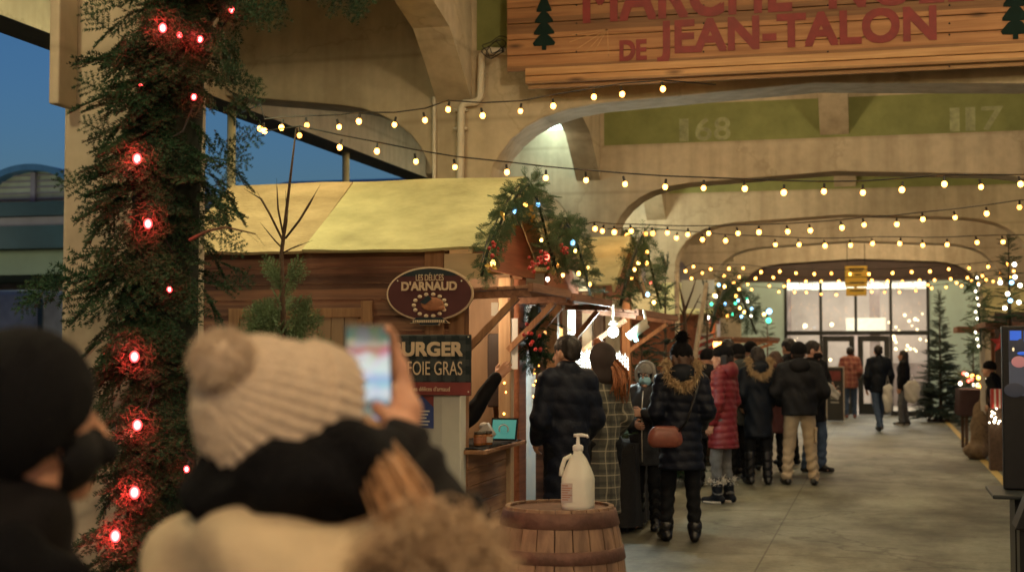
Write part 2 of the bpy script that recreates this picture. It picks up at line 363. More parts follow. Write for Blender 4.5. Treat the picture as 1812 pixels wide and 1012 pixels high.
HEAD = [ell((0,-.012,.035),(.077,.096,.090)), ell((0,.022,-.045),(.058,.070,.074)), cap((0,.088,.012),(0,.110,-.026),.009,.014),
        ell((.078,-.008,-.012),(.012,.024,.032)), ell((-.078,-.008,-.012),(.012,.024,.032)), ell((0,.087,-.062),(.024,.010,.008)), ell((0,.07,-.10),(.026,.022,.02))]
SOCK = [ell((.032,.098,.008),(.017,.014,.011)), ell((-.032,.098,.008),(.017,.014,.011))]
mat('eye_white', (.7,.68,.62), .2); mat('iris', (.03,.02,.015), .15)
def _xf(p, Rm, t):
    if p[0] == 'c': return ('c', Rm@p[1]+t, Rm@p[2]+t, p[3], p[4], p[5])
    return ('e', Rm@p[1]+t, p[2])
def person(label, loc, rz, H=1.7, vox=.02, jacket=None, legs=None, shoe=None, arms=None, feet=((-.1,.0),(.1,.0)), head=None, yaw=0., tilt=0.,
           skin=None, lean=0., group=None, face=False, hands=True, build=1.0):
    """a standing figure looking along its own +y; jacket/legs/shoe/head are dicts"""
    o = thing('person', label, 'person', loc, rz, group); s = H/1.7; B = build
    up = lambda p: np.array(p, float)+np.array([0, lean*max(0, p[2]-.9), 0])
    arms = arms or [((-.235,-.02,1.10),(-.225,.06,.86)), ((.235,-.02,1.10),(.225,.06,.86))]
    arms = [(up(a), up(b)) for a, b in arms]
    hc = up((0,.015,1.575)); nb = up((0,-.01,1.43)); sh = [up((-.165*B,-.01,1.385)), up((.165*B,-.01,1.385))]
    hips = [np.array([-.088,0,.90]), np.array([.088,0,.90])]
    ank = [np.array([f[0], f[1], .085+(f[2] if len(f) > 2 else 0)]) for f in feet]
    knee = [(hips[i]+ank[i])/2+np.array([0,.035+max(0, ank[i][2]-.09)*.8,0]) for i in (0,1)]
    # body ------------------------------------------------------------
    hd = [cap(nb, hc+np.array([0,-.02,-.07]), .056, .05)]
    hz = math.cos(tilt); hs = math.sin(tilt); Rx = np.array([[1,0,0],[0,hz,-hs],[0,hs,hz]]); HR = rotz(yaw)@Rx
    if abs(yaw) < .01 and abs(tilt) < .01: HRr = np.eye(3)
    else: HRr = HR
    # the head is meshed in its own frame, then turned on the neck
    hv, hf = sdf(HEAD+[cap((0,-.02,-.05),(0,-.03,-.15),.052,.055)], min(vox*.6, .009), .02, sub=SOCK); hv = hv@HRr.T+hc
    bp = [ell(up((0,0,1.25)),(.155*B,.10,.2)), ell((0,0,.98),(.14,.095,.16))]+hd
    for i in (0,1):
        el, wr = arms[i]
        bp += [cap(sh[i],el,.045,.037), cap(el,wr,.037,.026), cap(hips[i],knee[i],.07,.05), cap(knee[i],ank[i],.047,.036), cap(ank[i]+[0,0,-.03],ank[i]+[0,.12,-.05],.03,.025)]
    parts = [sdf(bp, max(vox*1.25,.018), .03), (hv, hf)]
    if hands:
        for i, sd in ((0,-1),(1,1)):
            el, wr = arms[i]; d = wr-el; parts.append(hand_at(wr, d/np.linalg.norm(d)+np.array([0,0,-.15]), (sd*-1.0, .2, .0), 1 if sd > 0 else -1))
    V, Fq = join(parts); body = link('body', V*s, Fq, skin or SKIN, o, True, local=True)
    # trousers ----------------------------------------------------------
    if legs:
        tw = legs.get('w', 1.); low = legs.get('low', .07)
        pr = [ell((0,0,.93),(.168*B,.125*B,.13))]
        for i in (0,1): pr += [cap(hips[i],knee[i],.092*tw,.070*tw), cap(knee[i],ank[i]+[0,0,max(0,low-.07)],.068*tw,.058*tw)]
        wr_ = legs.get('wrinkle', .008)
        dz = lambda P: wr_*np.sin(P[:,2]*62+np.sin(P[:,0]*30+P[:,1]*23)*2)*np.clip((.55-P[:,2])*3, .25, 1)
        zc = min(a[2] for a in ank)
        V, Fq = sdf(pr, vox*.85, .03, dz, None if legs.get('nocut') else (lambda P: (zc-.035)-P[:,2])); link('trousers', V*s, Fq, legs['mat'], o, True, local=True)
        for x in legs.get('extra', ()): x(o, s)
    # shoes -------------------------------------------------------------
    if shoe:
        for i in (0,1):
            a = ank[i]; fl = math.radians(shoe.get('toe', 8))*(-1 if i else 1); ca, sa = math.cos(fl), math.sin(fl)
            tip = a+np.array([-sa*.15, ca*.15, -.045]); heel = a+np.array([sa*.045,-ca*.045,-.04])
            pr = [cap(heel, tip, .042, .036), cap(a, a+np.array([-sa*.06,ca*.06,-.035]), .045, .042)]
            if shoe.get('h'): pr += [cap(a, a+(knee[i]-a)*(shoe['h']/.4), .055, .066)]
            zb = a[2]-.085
            V, Fq = sdf(pr, vox*.75, .02, None, lambda P: zb-P[:,2]); x = link('shoe', V*s, Fq, shoe['mat'], o, True, local=True)
            if shoe.get('sole'):
                m = MB(); m.tube([heel*s+[0,0,-.012*s-0], (heel*.5+tip*.5)*s+[0,0,-.014*s], tip*s+[0,0,-.016*s]], [.047*s,.046*s,.043*s], 10); 
                VV = np.array(m.v); VV[:,2] = np.clip(VV[:,2], zb*s+.001, zb*s+.03); link('sole', VV, m.f, shoe['sole'], x, True, local=True)
            if shoe.get('fur'):
                c = a+(knee[i]-a)*(shoe['h']/.4); ring = [c+np.array([.066*math.cos(t),.066*math.sin(t),0]) for t in np.linspace(0,6.4,18)]
                V, T = fur_mesh(np.array(ring), 500, .03, .004, seed=i); link('boot_fur', V*s, T, shoe['fur'], x, local=True)
    # jacket ------------------------------------------------------------
    if jacket:
        hem = jacket['hem']; th = jacket.get('th', 0.); fl = jacket.get('flare', 0.)
        pr = [ell(up((0,0,1.24)),((.185+th)*B,.125+th,.22)), ell(up((0,0,1.03)),((.168+th)*B,.122+th,.24)), cap(sh[0]+[.06,0,.01], sh[1]-[.06,0,-.01], .07+th, .07+th),
              cap(nb+[0,.005,-.03], nb+[0,.0,.035], .082, .078)]
        if hem < .85: pr += [cap((0,0,1.0),(0,0,hem), .158*B+th, .165*B+th+fl, .8)]
        for i in (0,1):
            el, wr = arms[i]; e2 = wr+(el-wr)/np.linalg.norm(el-wr)*.015
            pr += [cap(sh[i],el,.070+th,.062+th*.8), cap(el,e2,.060+th*.8,.048+th*.5)]
        pf = jacket.get('puff', 0); amp = jacket.get('amp', .012)
        if pf: dz = lambda P: amp*np.sqrt(np.abs(np.sin(P[:,2]*math.pi/pf+.45*np.sin(P[:,0]*7+P[:,2]*5)+.3*np.sin(P[:,1]*11))))*(.9+.10*np.sin(P[:,0]*17+P[:,2]*9)*np.cos(P[:,1]*19))-amp*.5+.0025*np.sin(P[:,0]*60+P[:,2]*45)
        else: dz = lambda P: .0075*np.sin(P[:,2]*30+3*np.sin(P[:,0]*13)+2.5*np.sin(P[:,1]*15))*(.5+.5*np.sin(P[:,0]*9+P[:,2]*6))+.004*np.sin(P[:,0]*48+P[:,2]*22)
        V, Fq = sdf(pr, vox*(.8 if pf else .95), .035, dz, lambda P: hem-P[:,2]); j = link('jacket', V*s, Fq, jacket['mat'], o, True, local=True)
        if jacket.get('hood'):
            hm = jacket['hood']
            V, Fq = sdf([ell(nb+[0,-.085,.01],(.125,.07,.10)), cap(nb+[-.10,-.03,.03],nb+[.10,-.03,.03],.045,.045,1)], vox*.8, .03); link('hood', V*s, Fq, hm, o, True, local=True)
        if jacket.get('hoodfur'):
            ring = [nb+np.array([.135*math.cos(t), -.05+.06*math.sin(t)-.05*(1-abs(math.cos(t))), .075+.035*math.cos(2*t)-.13*max(0,-math.sin(t))]) for t in np.linspace(math.pi*.82, math.pi*2.18, 30)]
            V, T = fur_mesh(np.array(ring), 2600, .05, .0035, .2, (0,-.3,.1), 3, .016); link('fur_trim', V*s, T, jacket['hoodfur'], o, local=True)
    # head ---------------------------------------------------------------
    h = head or {}
    def hp(prims, name, m, v=.011, k=.02, disp=None, cut=None, par=o):
        V, Fq = sdf(prims, max(v, vox*.5), k, disp, cut); return link(name, (V@HRr.T+hc)*s, Fq, m, par, True, local=True)
    if h.get('hair'):
        kind, hm = h['hair']; ns = lambda P: .004*np.sin(P[:,0]*120+P[:,2]*40)+.003*np.sin(P[:,1]*150)
        pr = [ell((0,-.022,.045),(.086,.102,.094))]
        if kind == 'short': hp(pr+[ell((0,-.06,-.01),(.075,.05,.06))], 'hair', hm, disp=ns, cut=lambda P: np.maximum((P[:,1]*.75-.045)-P[:,2]*.55, -(P[:,2]+.055)))
        if kind == 'long':
            hp(pr+[cap((-.05,-.05,0),(-.06,-.06,-.24),.055,.04), cap((.05,-.05,0),(.06,-.06,-.24),.055,.04), cap((0,-.08,0),(0,-.09,-.27),.055,.045)], 'hair', hm, disp=ns, cut=lambda P: P[:,1]*.8-.05-np.maximum(P[:,2],-.02)*.5)
    if h.get('hat'):
        kind, hm = h['hat']; rb = lambda P: .0025*np.cos(np.arctan2(P[:,0],P[:,1]+.015)*34)
        ht = hp([ell((0,-.018,.055),(.094,.111,.10)), cap((0,-.02,.03),(0,-.02,.045),.094,.094,1.13)], 'hat', hm, disp=rb, cut=lambda P: -(P[:,2]-.012-.0-P[:,1]*.14))
        if kind == 'pom':
            V, T = fur_mesh(np.array([(0,-.03,.17),(0,-.03,.20)]), 1500, .05, .004, 0, None, 5, .014); link('pompom', (V@HRr.T+hc)*s, T, hm, ht, local=True)
            m = MB(); m.ell((0,-.03,.185),.045); link('pompom', (np.array(m.v)@HRr.T+hc)*s, m.f, hm, ht, True, local=True)
    if h.get('hoodup'):
        hm = h['hoodup']; hp([ell((0,-.028,.03),(.105,.118,.122)), cap((0,-.05,-.03),(0,-.045,-.13),.09,.10)], 'hood', hm, k=.04, cut=lambda P: P[:,1]-.055-P[:,2]*.1)
    if h.get('mask'):
        hp([ell((0,.03,-.048),(.066,.082,.058)), cap((0,.10,-.02),(0,.112,-.045),.014,.018)], 'face_mask', h['mask'], .007, .02, lambda P: .0015*np.sin(P[:,2]*260), lambda P: np.maximum(.012-P[:,1], P[:,2]+.006))
    if face:
        for sx in (-1,1):
            m = MB(); m.ell((sx*.032,.078,.008),(.013,.012,.010)); e = link('eye', (np.array(m.v)@HRr.T+hc)*s, m.f, M['eye_white'], o, True, local=True)
            m = MB(); m.ell((sx*.032,.089,.008),(.006,.003,.006)); link('iris', (np.array(m.v)@HRr.T+hc)*s, m.f, M['iris'], e, True, local=True)
    o['_s'] = s; del o['_s']
    return o
# ------------------------------------------------------------------ conifer sprays
def sprig(twigs, nn, tw_len, needle, wid, seed):
    rg = np.random.default_rng(seed); V, T, mi = [], [], []
    def nee(p, d, side, L):
        q = (d*.55+side*.85); q = q/np.linalg.norm(q); t = p+q*L; w = np.cross(q, rg.normal(0,1,3)); w = w/np.linalg.norm(w)*wid
        n = len(V); V.extend([p-w, p+w, t+w*.3, t-w*.3]); T.extend([(n,n+1,n+2),(n,n+2,n+3)]); mi.extend([0,0])
    def stem(a, b, r, m):
        d = (b-a); L = np.linalg.norm(d); d = d/L; s = np.cross(d, [0,0,1.]); s = s/np.linalg.norm(s); u = np.cross(s, d); n = len(V)
        for p, rr in ((a,r),(b,r*.4)):
            for k in range(3): V.append(p+(s*math.cos(k*2.094)+u*math.sin(k*2.094))*rr)
        for k in range(3):
            k2 = (k+1)%3; T.extend([(n+k,n+k2,n+3+k2),(n+k,n+3+k2,n+3+k)]); mi.extend([1,1])
        for i in range(m):
            t = (i+rg.random())/m; p = a+(b-a)*t
            for sgn in (-1,1):
                sd = s*sgn+u*rg.uniform(-.15,.75); nee(p, d, sd/np.linalg.norm(sd), needle*(1-.35*t)*rg.uniform(.8,1.2))
            if rg.random() < .5: nee(p, d, u, needle*.8)
    stem(np.zeros(3), np.array([0,1.,0.0]), .008, nn)
    for i in range(twigs):
        t = .12+.75*i/twigs; sg = -1 if i%2 else 1; L = tw_len*(1-t*.65)*rg.uniform(.8,1.15); a = np.array([0,t,0])
        stem(a, a+np.array([sg*.72,.68,rg.uniform(-.15,.12)])*L, .005, max(3, int(nn*L*1.1)))
    return np.array(V), np.array(T), np.array(mi)
SPR = [sprig(9, 32, .55, .080, .0125, k) for k in range(3)]          # close foliage
SPL = [sprig(7, 15, .5, .105, .019, k+9) for k in range(3)]          # trees across the hall
SPT = [sprig(0, 26, .5, .060, .0085, k+20) for k in range(2)]        # a single needled shoot
def scatter(items, temps, bend=.25):
    """items: (pos, dir, up, scale) -> vertices, triangles, material index"""
    VV, TT, MM, n = [], [], [], 0
    for k, (p, d, u, sc) in enumerate(items):
        v, t, m = temps[k % len(temps)]; d = np.asarray(d, float); d = d/np.linalg.norm(d); x = np.cross(d, u); nx = np.linalg.norm(x)
        x = x/nx if nx > 1e-4 else np.cross(d, [.3,.9,.2]); x = x/np.linalg.norm(x); z = np.cross(x, d)
        w = v.copy(); w[:,2] -= bend*w[:,1]**2*.6
        VV.append((w*sc)@np.stack([x,d,z])+np.asarray(p)); TT.append(t+n); MM.append(m); n += len(v)
    return np.concatenate(VV), np.concatenate(TT), np.concatenate(MM)
def fir_tree(label, base, h, r, seed, mname='needle_dark', group=None, levels=18, per=10, sparse=0., top=.12, temps=None, bare=0.):
    rg = np.random.default_rng(seed); base = np.asarray(base, float); o = thing('fir_tree', label, 'tree', base, 0, group)
    m = MB(); m.tube([base, base+[0,0,h*.5], base+[0,0,h]], [.022*h**.5*1.3, .014*h**.5, .004], 7); m.build('trunk', M['bark'], o, True)
    it = []; wood_ = MB()
    for i in range(levels):
        t = (i+.2*rg.random())/levels; z = h*(bare+(1-bare)*(.04+.93*t)); R_ = r*(1-t)**.85+top*r*.4
        for j in range(max(3, int(per*(1-.4*t)))):
            if rg.random() < sparse: continue
            a = rg.random()*6.283; L = R_*rg.uniform(.62,1.12); el = rg.uniform(-.12,.35)+.5*t
            d = np.array([math.cos(a)*math.cos(el), math.sin(a)*math.cos(el), math.sin(el)]); p = base+[0,0,z+rg.normal(0,.02)*h]
            sc = max(.16, L*.72)
            it.append((p+d*L*.28, d+rg.normal(0,.08,3), (0,0,1), sc))
            if L > .3:
                for sg in (-1,1): q = np.array([-math.sin(a),math.cos(a),.1])*sg; it.append((p+d*L*rg.uniform(.25,.5), d+q*.8, (0,0,1), sc*.55))
    for k in range(3): it.append((base+[0,0,h*.93], (rg.normal(0,.15),rg.normal(0,.15),1), (1,0,0), h*.10))
    V, T, mi = scatter(it, temps or SPL); link('crown', V, T, [M[mname], M['twig']], o, mi=mi)
    return o
# ------------------------------------------------------------------ lettering
def text(body, p, u, v, w, h, m, parent, name='lettering', bold=0., th=.003, space=1., italic=0):
    cu = bpy.data.curves.new('t', 'FONT'); cu.body = body; cu.size = 1; cu.extrude = .01; cu.space_character = space; cu.resolution_u = 4; cu.shear = italic
    ob = bpy.data.objects.new('t', cu); me = bpy.data.meshes.new_from_object(ob)
    n = len(me.vertices); V = np.zeros(n*3); me.vertices.foreach_get('co', V); V = V.reshape(-1,3); F = [tuple(q.vertices) for q in me.polygons]
    bpy.data.objects.remove(ob); bpy.data.curves.remove(cu); bpy.data.meshes.remove(me)
    lo, hi = V.min(0), V.max(0); V = (V-lo)/np.maximum(hi-lo, 1e-6); u = np.asarray(vec(u).normalized()); v = np.asarray(vec(v).normalized()); nn = np.cross(u, v)
    P = np.asarray(vec(p))+V[:,:1]*w*u+V[:,1:2]*h*v+(V[:,2:]*th)*nn
    if bold:
        Q, G = [], []
        for k, (a, b_) in enumerate(((-1,-1),(1,-1),(-1,1),(1,1),(0,0))):
            Q.append(P+u*a*bold*h+v*b_*bold*h+nn*.0004*k); G += [tuple(i+n*k for i in f) for f in F]
        P, F = np.concatenate(Q), G
    return link(name, P, F, m, parent)
def bulb_string(label, cat, pts, r, bm, group=None, lift=.085, name='string_lights', ext=(None, None), cab=.006):
    pts = [vec(p) for p in pts]; o = thing(name, label, cat, pts[0], 0, group)
    c = [p+Vector((0,0,lift)) for p in pts]
    if ext[0] is not None: c = [vec(ext[0])]+c
    if ext[1] is not None: c = c+[vec(ext[1])]
    # a smoothed cable: running mean of the heights, so single bulbs can hang lower
    z = [p.z for p in c]; k = len(c)
    c2 = [Vector((p.x, p.y, z[i] if i in (0,k-1) else max(z[i]-.01, (z[i-1]+2*z[i]+z[i+1])/4))) for i, p in enumerate(c)]
    m = MB(); m.tube(c2, cab, 5); m.build('cable', M['cable_black'], o)
    for i, p in enumerate(pts):
        b = bm[i % len(bm)] if isinstance(bm, (list,tuple)) else bm
        tl = Vector((random.uniform(-.014,.014), random.uniform(-.014,.014), 0)); rr = r*random.uniform(.9,1.08)
        m = MB(); m.tube([p+tl*.2+Vector((0,0,r*.85)), p+tl*1.2+Vector((0,0,r*.9+.045))], [r*.5, r*.46], 7); sk = m.build('socket', M['cable_black'], o)
        m = MB(); m.ell(p, (rr,rr,rr*1.12), 10, 7); m.build('bulb', M['bulb_dim'] if random.random() < .12 else b, sk, True)
    return o
# ================================================================== SETTING
FY = [6.28, 12.38, 18.6, 24.6, 30.6, 36.6]
def ground_mat():
    m, n, b = _new('ground'); L = n.links.new; tc = _n(n, 'ShaderNodeTexCoord')
    def noise(sc, st=(1,1,1), d=6):
        mp = _n(n, 'ShaderNodeMapping'); mp.inputs['Scale'].default_value = st; L(tc.outputs['Object'], mp.inputs['Vector'])
        z = _n(n, 'ShaderNodeTexNoise'); z.inputs['Scale'].default_value = sc; z.inputs['Detail'].default_value = d; z.inputs['Roughness'].default_value = .65; L(mp.outputs[0], z.inputs['Vector']); return z.outputs['Fac']
    def ramp(f, a, ca, b_, cb):
        c = _n(n, 'ShaderNodeValToRGB'); e = c.color_ramp.elements; e[0].position = a; e[1].position = b_; e[0].color = (*ca,1); e[1].color = (*cb,1); L(f, c.inputs[0]); return c.outputs[0]
    def mul(a, b_):
        x = _n(n, 'ShaderNodeMix', data_type='RGBA', blend_type='MULTIPLY'); x.inputs[0].default_value = 1; L(a, x.inputs[6]); L(b_, x.inputs[7]); return x.outputs[2]
    c = ramp(noise(.45), .38, (.10,.098,.072), .60, (.25,.255,.195))
    c = mul(c, ramp(noise(1.6, (1,.45,1), 8), .36, (.48,.46,.42), .56, (1.08,1.08,1.06)))
    c = mul(c, ramp(noise(16), .3, (.75,.75,.75), .7, (1.1,1.1,1.1)))
    c = mul(c, ramp(noise(70), .25, (.8,.8,.8), .75, (1.12,1.12,1.12)))
    br = _n(n, 'ShaderNodeTexBrick'); br.offset = 0; br.inputs['Scale'].default_value = 1; br.inputs['Mortar Size'].default_value = .008; br.inputs['Brick Width'].default_value = 2.9; br.inputs['Row Height'].default_value = 1.55
    br.inputs['Color1'].default_value = (1,1,1,1); br.inputs['Color2'].default_value = (.86,.86,.84,1); br.inputs['Mortar'].default_value = (.4,.38,.35,1)
    mp = _n(n, 'ShaderNodeMapping'); mp.inputs['Location'].default_value = (.9,.35,0); L(tc.outputs['Object'], mp.inputs['Vector']); L(mp.outputs[0], br.inputs['Vector'])
    c = mul(c, br.outputs['Color'])
    vo = _n(n, 'ShaderNodeTexVoronoi', feature='DISTANCE_TO_EDGE'); vo.inputs['Scale'].default_value = .55; wz = _n(n, 'ShaderNodeTexNoise'); wz.inputs['Scale'].default_value = 3; wz.inputs['Detail'].default_value = 6; L(tc.outputs['Object'], wz.inputs['Vector'])
    wm_ = _n(n, 'ShaderNodeMix', data_type='RGBA'); wm_.inputs[0].default_value = .35; L(tc.outputs['Object'], wm_.inputs[6]); L(wz.outputs['Color'], wm_.inputs[7]); L(wm_.outputs[2], vo.inputs['Vector'])
    c = mul(c, ramp(vo.outputs['Distance'], .003, (.5,.48,.45), .010, (1,1,1)))
    c = mul(c, ramp(noise(5.5, (1,1,1), 2), .70, (1,1,1), .74, (.62,.6,.56))); L(c, b.inputs['Base Color'])
    r = _n(n, 'ShaderNodeMapRange'); L(noise(2.2), r.inputs[0]); r.inputs['To Min'].default_value = .42; r.inputs['To Max'].default_value = .75; L(r.outputs[0], b.inputs['Roughness'])
    bp = _n(n, 'ShaderNodeBump'); bp.inputs['Strength'].default_value = .12; bp.inputs['Distance'].default_value = .01; L(noise(45), bp.inputs['Height']); L(bp.outputs[0], b.inputs['Normal'])
    return m
GM = ground_mat()
g = MB(); g.box(-250, 250, -60, 400, -.5, 0); tag(g.build('ground', GM), None, None, None, 'structure')
mat('line_paint', (.62,.42,.09), .6, .3, 5, col2=(.42,.31,.12))
g = MB(); g.box(1.43, 1.53, -2, 34.0, 0, .004); tag(g.build('lane_marking', M['line_paint']), None, None, None, 'structure')
# ------------------------------------------------------------------ the market hall: frames, beams, roof
hall = thing('market_hall', 'beige concrete market hall with arched frames and green painted bands', 'building', (-.5,12,0))
AR = [(-3.4,0),(-3.4,3.14),(-3.37,3.28),(-3.30,3.40),(-3.20,3.52),(-3.06,3.63),(-2.9,3.71),(-2.65,3.78),(-2.39,3.815),(-.5,3.91)]
OV = [(-6.4,4.10),(-5.14,3.945),(-4.8,3.90),(-4.63,3.865),(-4.45,3.80),(-4.3,3.72),(-4.15,3.60),(-4.05,3.47),(-3.97,3.30),(-3.93,3.14),(-3.93,0)]
mir = lambda L: [(-1-x, z) for x, z in L]
OV[0] = (-6.02,4.05); poly = [(-6.02,5.4)]+OV+AR+mir(AR)[::-1][1:]+mir(OV)[::-1]+[(5.02,5.4)]
for i, y in enumerate(FY):
    m = MB(); m.prism(poly, lambda u, v, t, y=y: (u, y+.5*t, v)); fr = m.build('concrete_frame', M['hall_paint'], hall, bevel=.015)
    if i in (1,2,3):
        m = MB(); m.box(-3.52, 2.5, y-.004, y, 4.35, 4.86); bd = m.build('painted_band', M['green_paint'], fr)
        for num, px in (('168', (1203,1292)), ('117', (1682,1775))) if i == 2 else ():
            a = at(px[0], 246, Y=y); b = at(px[1], 243, Y=y); 
            for ch, f0, f1 in zip(num, *(((0,.32,.69),(.17,.63,1)) if num == '168' else ((0,.30,.60),(.17,.47,1)))): text(ch, (a.x+(b.x-a.x)*f0, y-.006, 4.37), (1,0,0), (0,0,1), (b.x-a.x)*(f1-f0), .29, M['faded_paint'], fr, 'stencil_digit', .02, .002)
def haunch(x0, x1, y0, y1, zl, zm, zt=5.4):
    pts = [(y0,zl),(y0+.35,zl+.28),(y0+.7,zl+.53),(y0+1.2,zl+.66),((y0+y1)/2,zm),(y1-1.2,zl+.66),(y1-.7,zl+.53),(y1-.35,zl+.28),(y1,zl),(y1,zt),(y0,zt)]
    m = MB(); m.prism(pts, lambda u, v, t: (x0+(x1-x0)*t, u, v)); return m
ys = [.0]+[y for y in FY]
for a, b in zip(ys[:-1], ys[1:]):
    a2 = a+.5; b2 = b
    haunch(-3.90,-3.57,a2,b2,3.89,4.66).build('side_beam', M['hall_paint'], hall)
    haunch(2.57,2.90,a2,b2,3.89,4.66).build('side_beam', M['hall_paint'], hall)
    haunch(-.70,-.34,a2,b2,4.38,5.12).build('ridge_beam', M['hall_paint'], hall)
m = MB(); m.box(-6.5,5.5,-3,37.1,5.401,5.62); m.build('roof_deck', M['hall_paint'], hall)
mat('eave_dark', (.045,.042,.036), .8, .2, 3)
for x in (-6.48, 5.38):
    x0, x1 = (-6.36,-6.02) if x < 0 else (5.02,5.36); m = MB(); m.box(x0, x1, -3, 37, 4.004, 5.4); m.build('eave_beam', M['hall_paint'], hall); m = MB(); m.box(x0+.002, x1-.002, -3, 37, 4.0, 4.003); m.build('soffit_shade', M['eave_dark'], hall)  # dark sheet added under the beam, standing in for its shade
mat('pole_paint', (.82,.74,.42), .5, .15, 4)
for px, py in ((410,205),(612,282)):
    p = at(px, py, X=-6.2); m = MB(); m.tube([(-6.2,p.y,0),(-6.2,p.y,4.0)], .045, 10); m.build('eave_post', M['pole_paint'], hall, True)
p = at(105,187,Y=6.15); m = MB(); m.box(p.x-.03,p.x+.025,6.1,6.27,p.z,5.3); m.build('gutter_box', M['hall_paint'], hall, bevel=.01)
P_ = lambda px, py, Y=12.33: at(px, py, Y=Y)
dp = MB(); dp.tube([P_(900,92),P_(862,90),P_(853,97),P_(850,172),P_(843,181),P_(822,183),P_(816,192),P_(814,330),P_(814,600)], .034, 10)
for yy in (195,228): a = P_(814,yy); dp.box(a.x-.06,a.x+.06,a.y-.01,a.y+.05,a.z-.012,a.z+.012)
dp.build('down_pipe', M['pipe_white'], hall, True)
dp = MB(); dp.tube([P_(768,172,12.35),P_(769,600,12.35)], .018, 8); dp.build('conduit', M['pipe_white'], hall, True)
cb = MB()
for k in range(4):
    c0 = P_(880+random.uniform(-6,6), 88+random.uniform(-6,6), 12.25); rr = random.uniform(.07,.14)
    cb.tube([(c0.x+rr*(1+.25*math.sin(3*t+k))*math.cos(t+k), c0.y-.02*k*.3, c0.z+rr*(.7+.3*math.sin(2*t+k*2))*math.sin(t+k)) for t in np.linspace(0,5.4,22)], .0045, 5)
tag(cb.build('cable_coil', M['cable_black']), 'tangled coil of black cable hanging beside the white pipe and the plank sign', 'cable')
# luminaires: a row over each side, plus unseen ones added over the aisle
emat('tube_light', (.72,1,.84), 3)
def luminaire(x, y, z, label, w=LAMP_W, col=(1,.80,.42), wd=.13, down=False):
    o = thing('ceiling_light', label, 'ceiling light', (x,y,z), 0, 'fluorescent ceiling lights of the hall')
    m = MB(); m.box(x-wd-.03,x+wd+.03,y-.75,y+.75,z,z+.09); m.build('housing', M['pipe_white'], o, bevel=.01)
    m = MB(); m.box(x-wd,x+wd,y-.70,y+.70,z-.03,z-.001); m.build('diffuser', M['tube_light'], o)
    m = MB(); 
    for dy in (-.6,.6): m.tube([(x,y+dy,z+.09),(x,y+dy,5.40)], .008, 6)
    m.build('hanger', M['black_metal'], o)
    l = bpy.data.lights.new('lamp', 'AREA' if down else 'POINT'); l.energy = w; l.color = col
    if down: l.shape = 'RECTANGLE'; l.size = .26; l.size_y = 1.4
    else: l.shadow_soft_size = .16
    lo = bpy.data.objects.new('lamp', l); COL.objects.link(lo); lo.location = (0,0,-.24); lo.parent = o
    return o
lv = at(975,211,Z=4.62)
LX = lv.x
LL = 'unseen ceiling light above the hall'
luminaire(LX, 3.0, 4.62, LL, 80)
luminaire(-4.6, 9.1, 4.75, LL, 27, (1,.90,.44), down=True)
luminaire(LX, lv.y, 4.62, 'pale green lit ceiling light seen through the first arch, left of the concrete bracket', 3, (1,.9,.6), .3)
luminaire(LX, 23.0, 4.62, 'lit ceiling light seen low through the second arch beside the garlands', 40, (1,.9,.6), .3)
for x, y, w in ((-1.7,9.3,50),(.9,9.3,48),(-1.7,15.5,62),(-1.7,21.6,60),(-1.7,27.6,62),(-1.7,33.7,100),(.9,3.0,70),(.9,15.5,45),(.9,27.6,50),(.9,33.7,80),(.8,-2.6,330)): luminaire(x, y, 5.12, LL, w, (1,.71,.40))  # hidden lamps over the aisle, added to light frames and people
for y in (9.6, 21): luminaire(3.6, y, 4.62, LL, 60, (1,.74,.36))
# ------------------------------------------------------------------ glazed entrance at the far end
mat('teal_wall', (.50,.70,.68), .6, .08, 2); mat('brown_panel', (.045,.024,.018), .6, .2, 3)
mat('lobby_wall', (.50,.42,.37), .7, .15, 1.2); mat('lobby_dark', (.20,.15,.13), .7, .3, 2)
glass('pane_glass', (.95,.97,.95), -.02)
EY = 36.75
X_ = lambda px, py=620: at(px, py, Y=EY).x
Z_ = lambda py, px=1515: at(px, py, Y=EY).z
en = thing('glass_entrance', 'tall black framed glass entrance with double doors and pale teal side walls', 'entrance', (-.5,EY,0))
m = MB(); m.box(-3.4, X_(1389), EY, EY+.15, 0, Z_(497)); m.build('side_wall', M['teal_wall'], en)
m = MB(); m.box(X_(1645), 2.4, EY, EY+.15, 0, Z_(497)); m.build('side_wall', M['teal_wall'], en)
m = MB(); m.box(-3.4, 2.4, EY-.03, EY+.15, Z_(497), 4.2); m.build('header_panel', M['brown_panel'], en)
fm = MB(); t = .035
for px in (1391,1453,1515,1577,1643): fm.box(X_(px)-t, X_(px)+t, EY-.04, EY+.08, Z_(588)+.04 if px == 1515 else 0, Z_(497))
fm.box(X_(1391), X_(1643), EY-.035, EY+.075, Z_(590)-.04, Z_(588)+.04); fm.box(X_(1391), X_(1453), EY-.035, EY+.075, 0, .12); fm.box(X_(1577), X_(1643), EY-.035, EY+.075, 0, .12)
fm.build('mullion_frame', M['dark_frame'], en)
zt = Z_(592)-.03
for a, b in ((1453,1515),(1515,1577)):
    x0, x1 = X_(a)+.04, X_(b)-.04; d = MB(); w = .13
    d.box(x0,x0+w,EY-.03,EY+.04,.02,zt); d.box(x1-w,x1,EY-.03,EY+.04,.02,zt); d.box(x0+w,x1-w,EY-.03,EY+.04,zt-.14,zt); d.box(x0+w,x1-w,EY-.03,EY+.04,.02,.30)
    dr = d.build('door', M['dark_frame'], en)
    d = MB(); d.box(x0+w,x1-w,EY,EY+.012,.30,zt-.14); d.build('door_glass', M['pane_glass'], dr)
    hx = x1-.06 if a == 1453 else x0+.06; d = MB(); d.tube([(hx,EY-.07,.9),(hx,EY-.07,1.25)], .014, 8); d.build('handle', M['pipe_white'], dr, True)
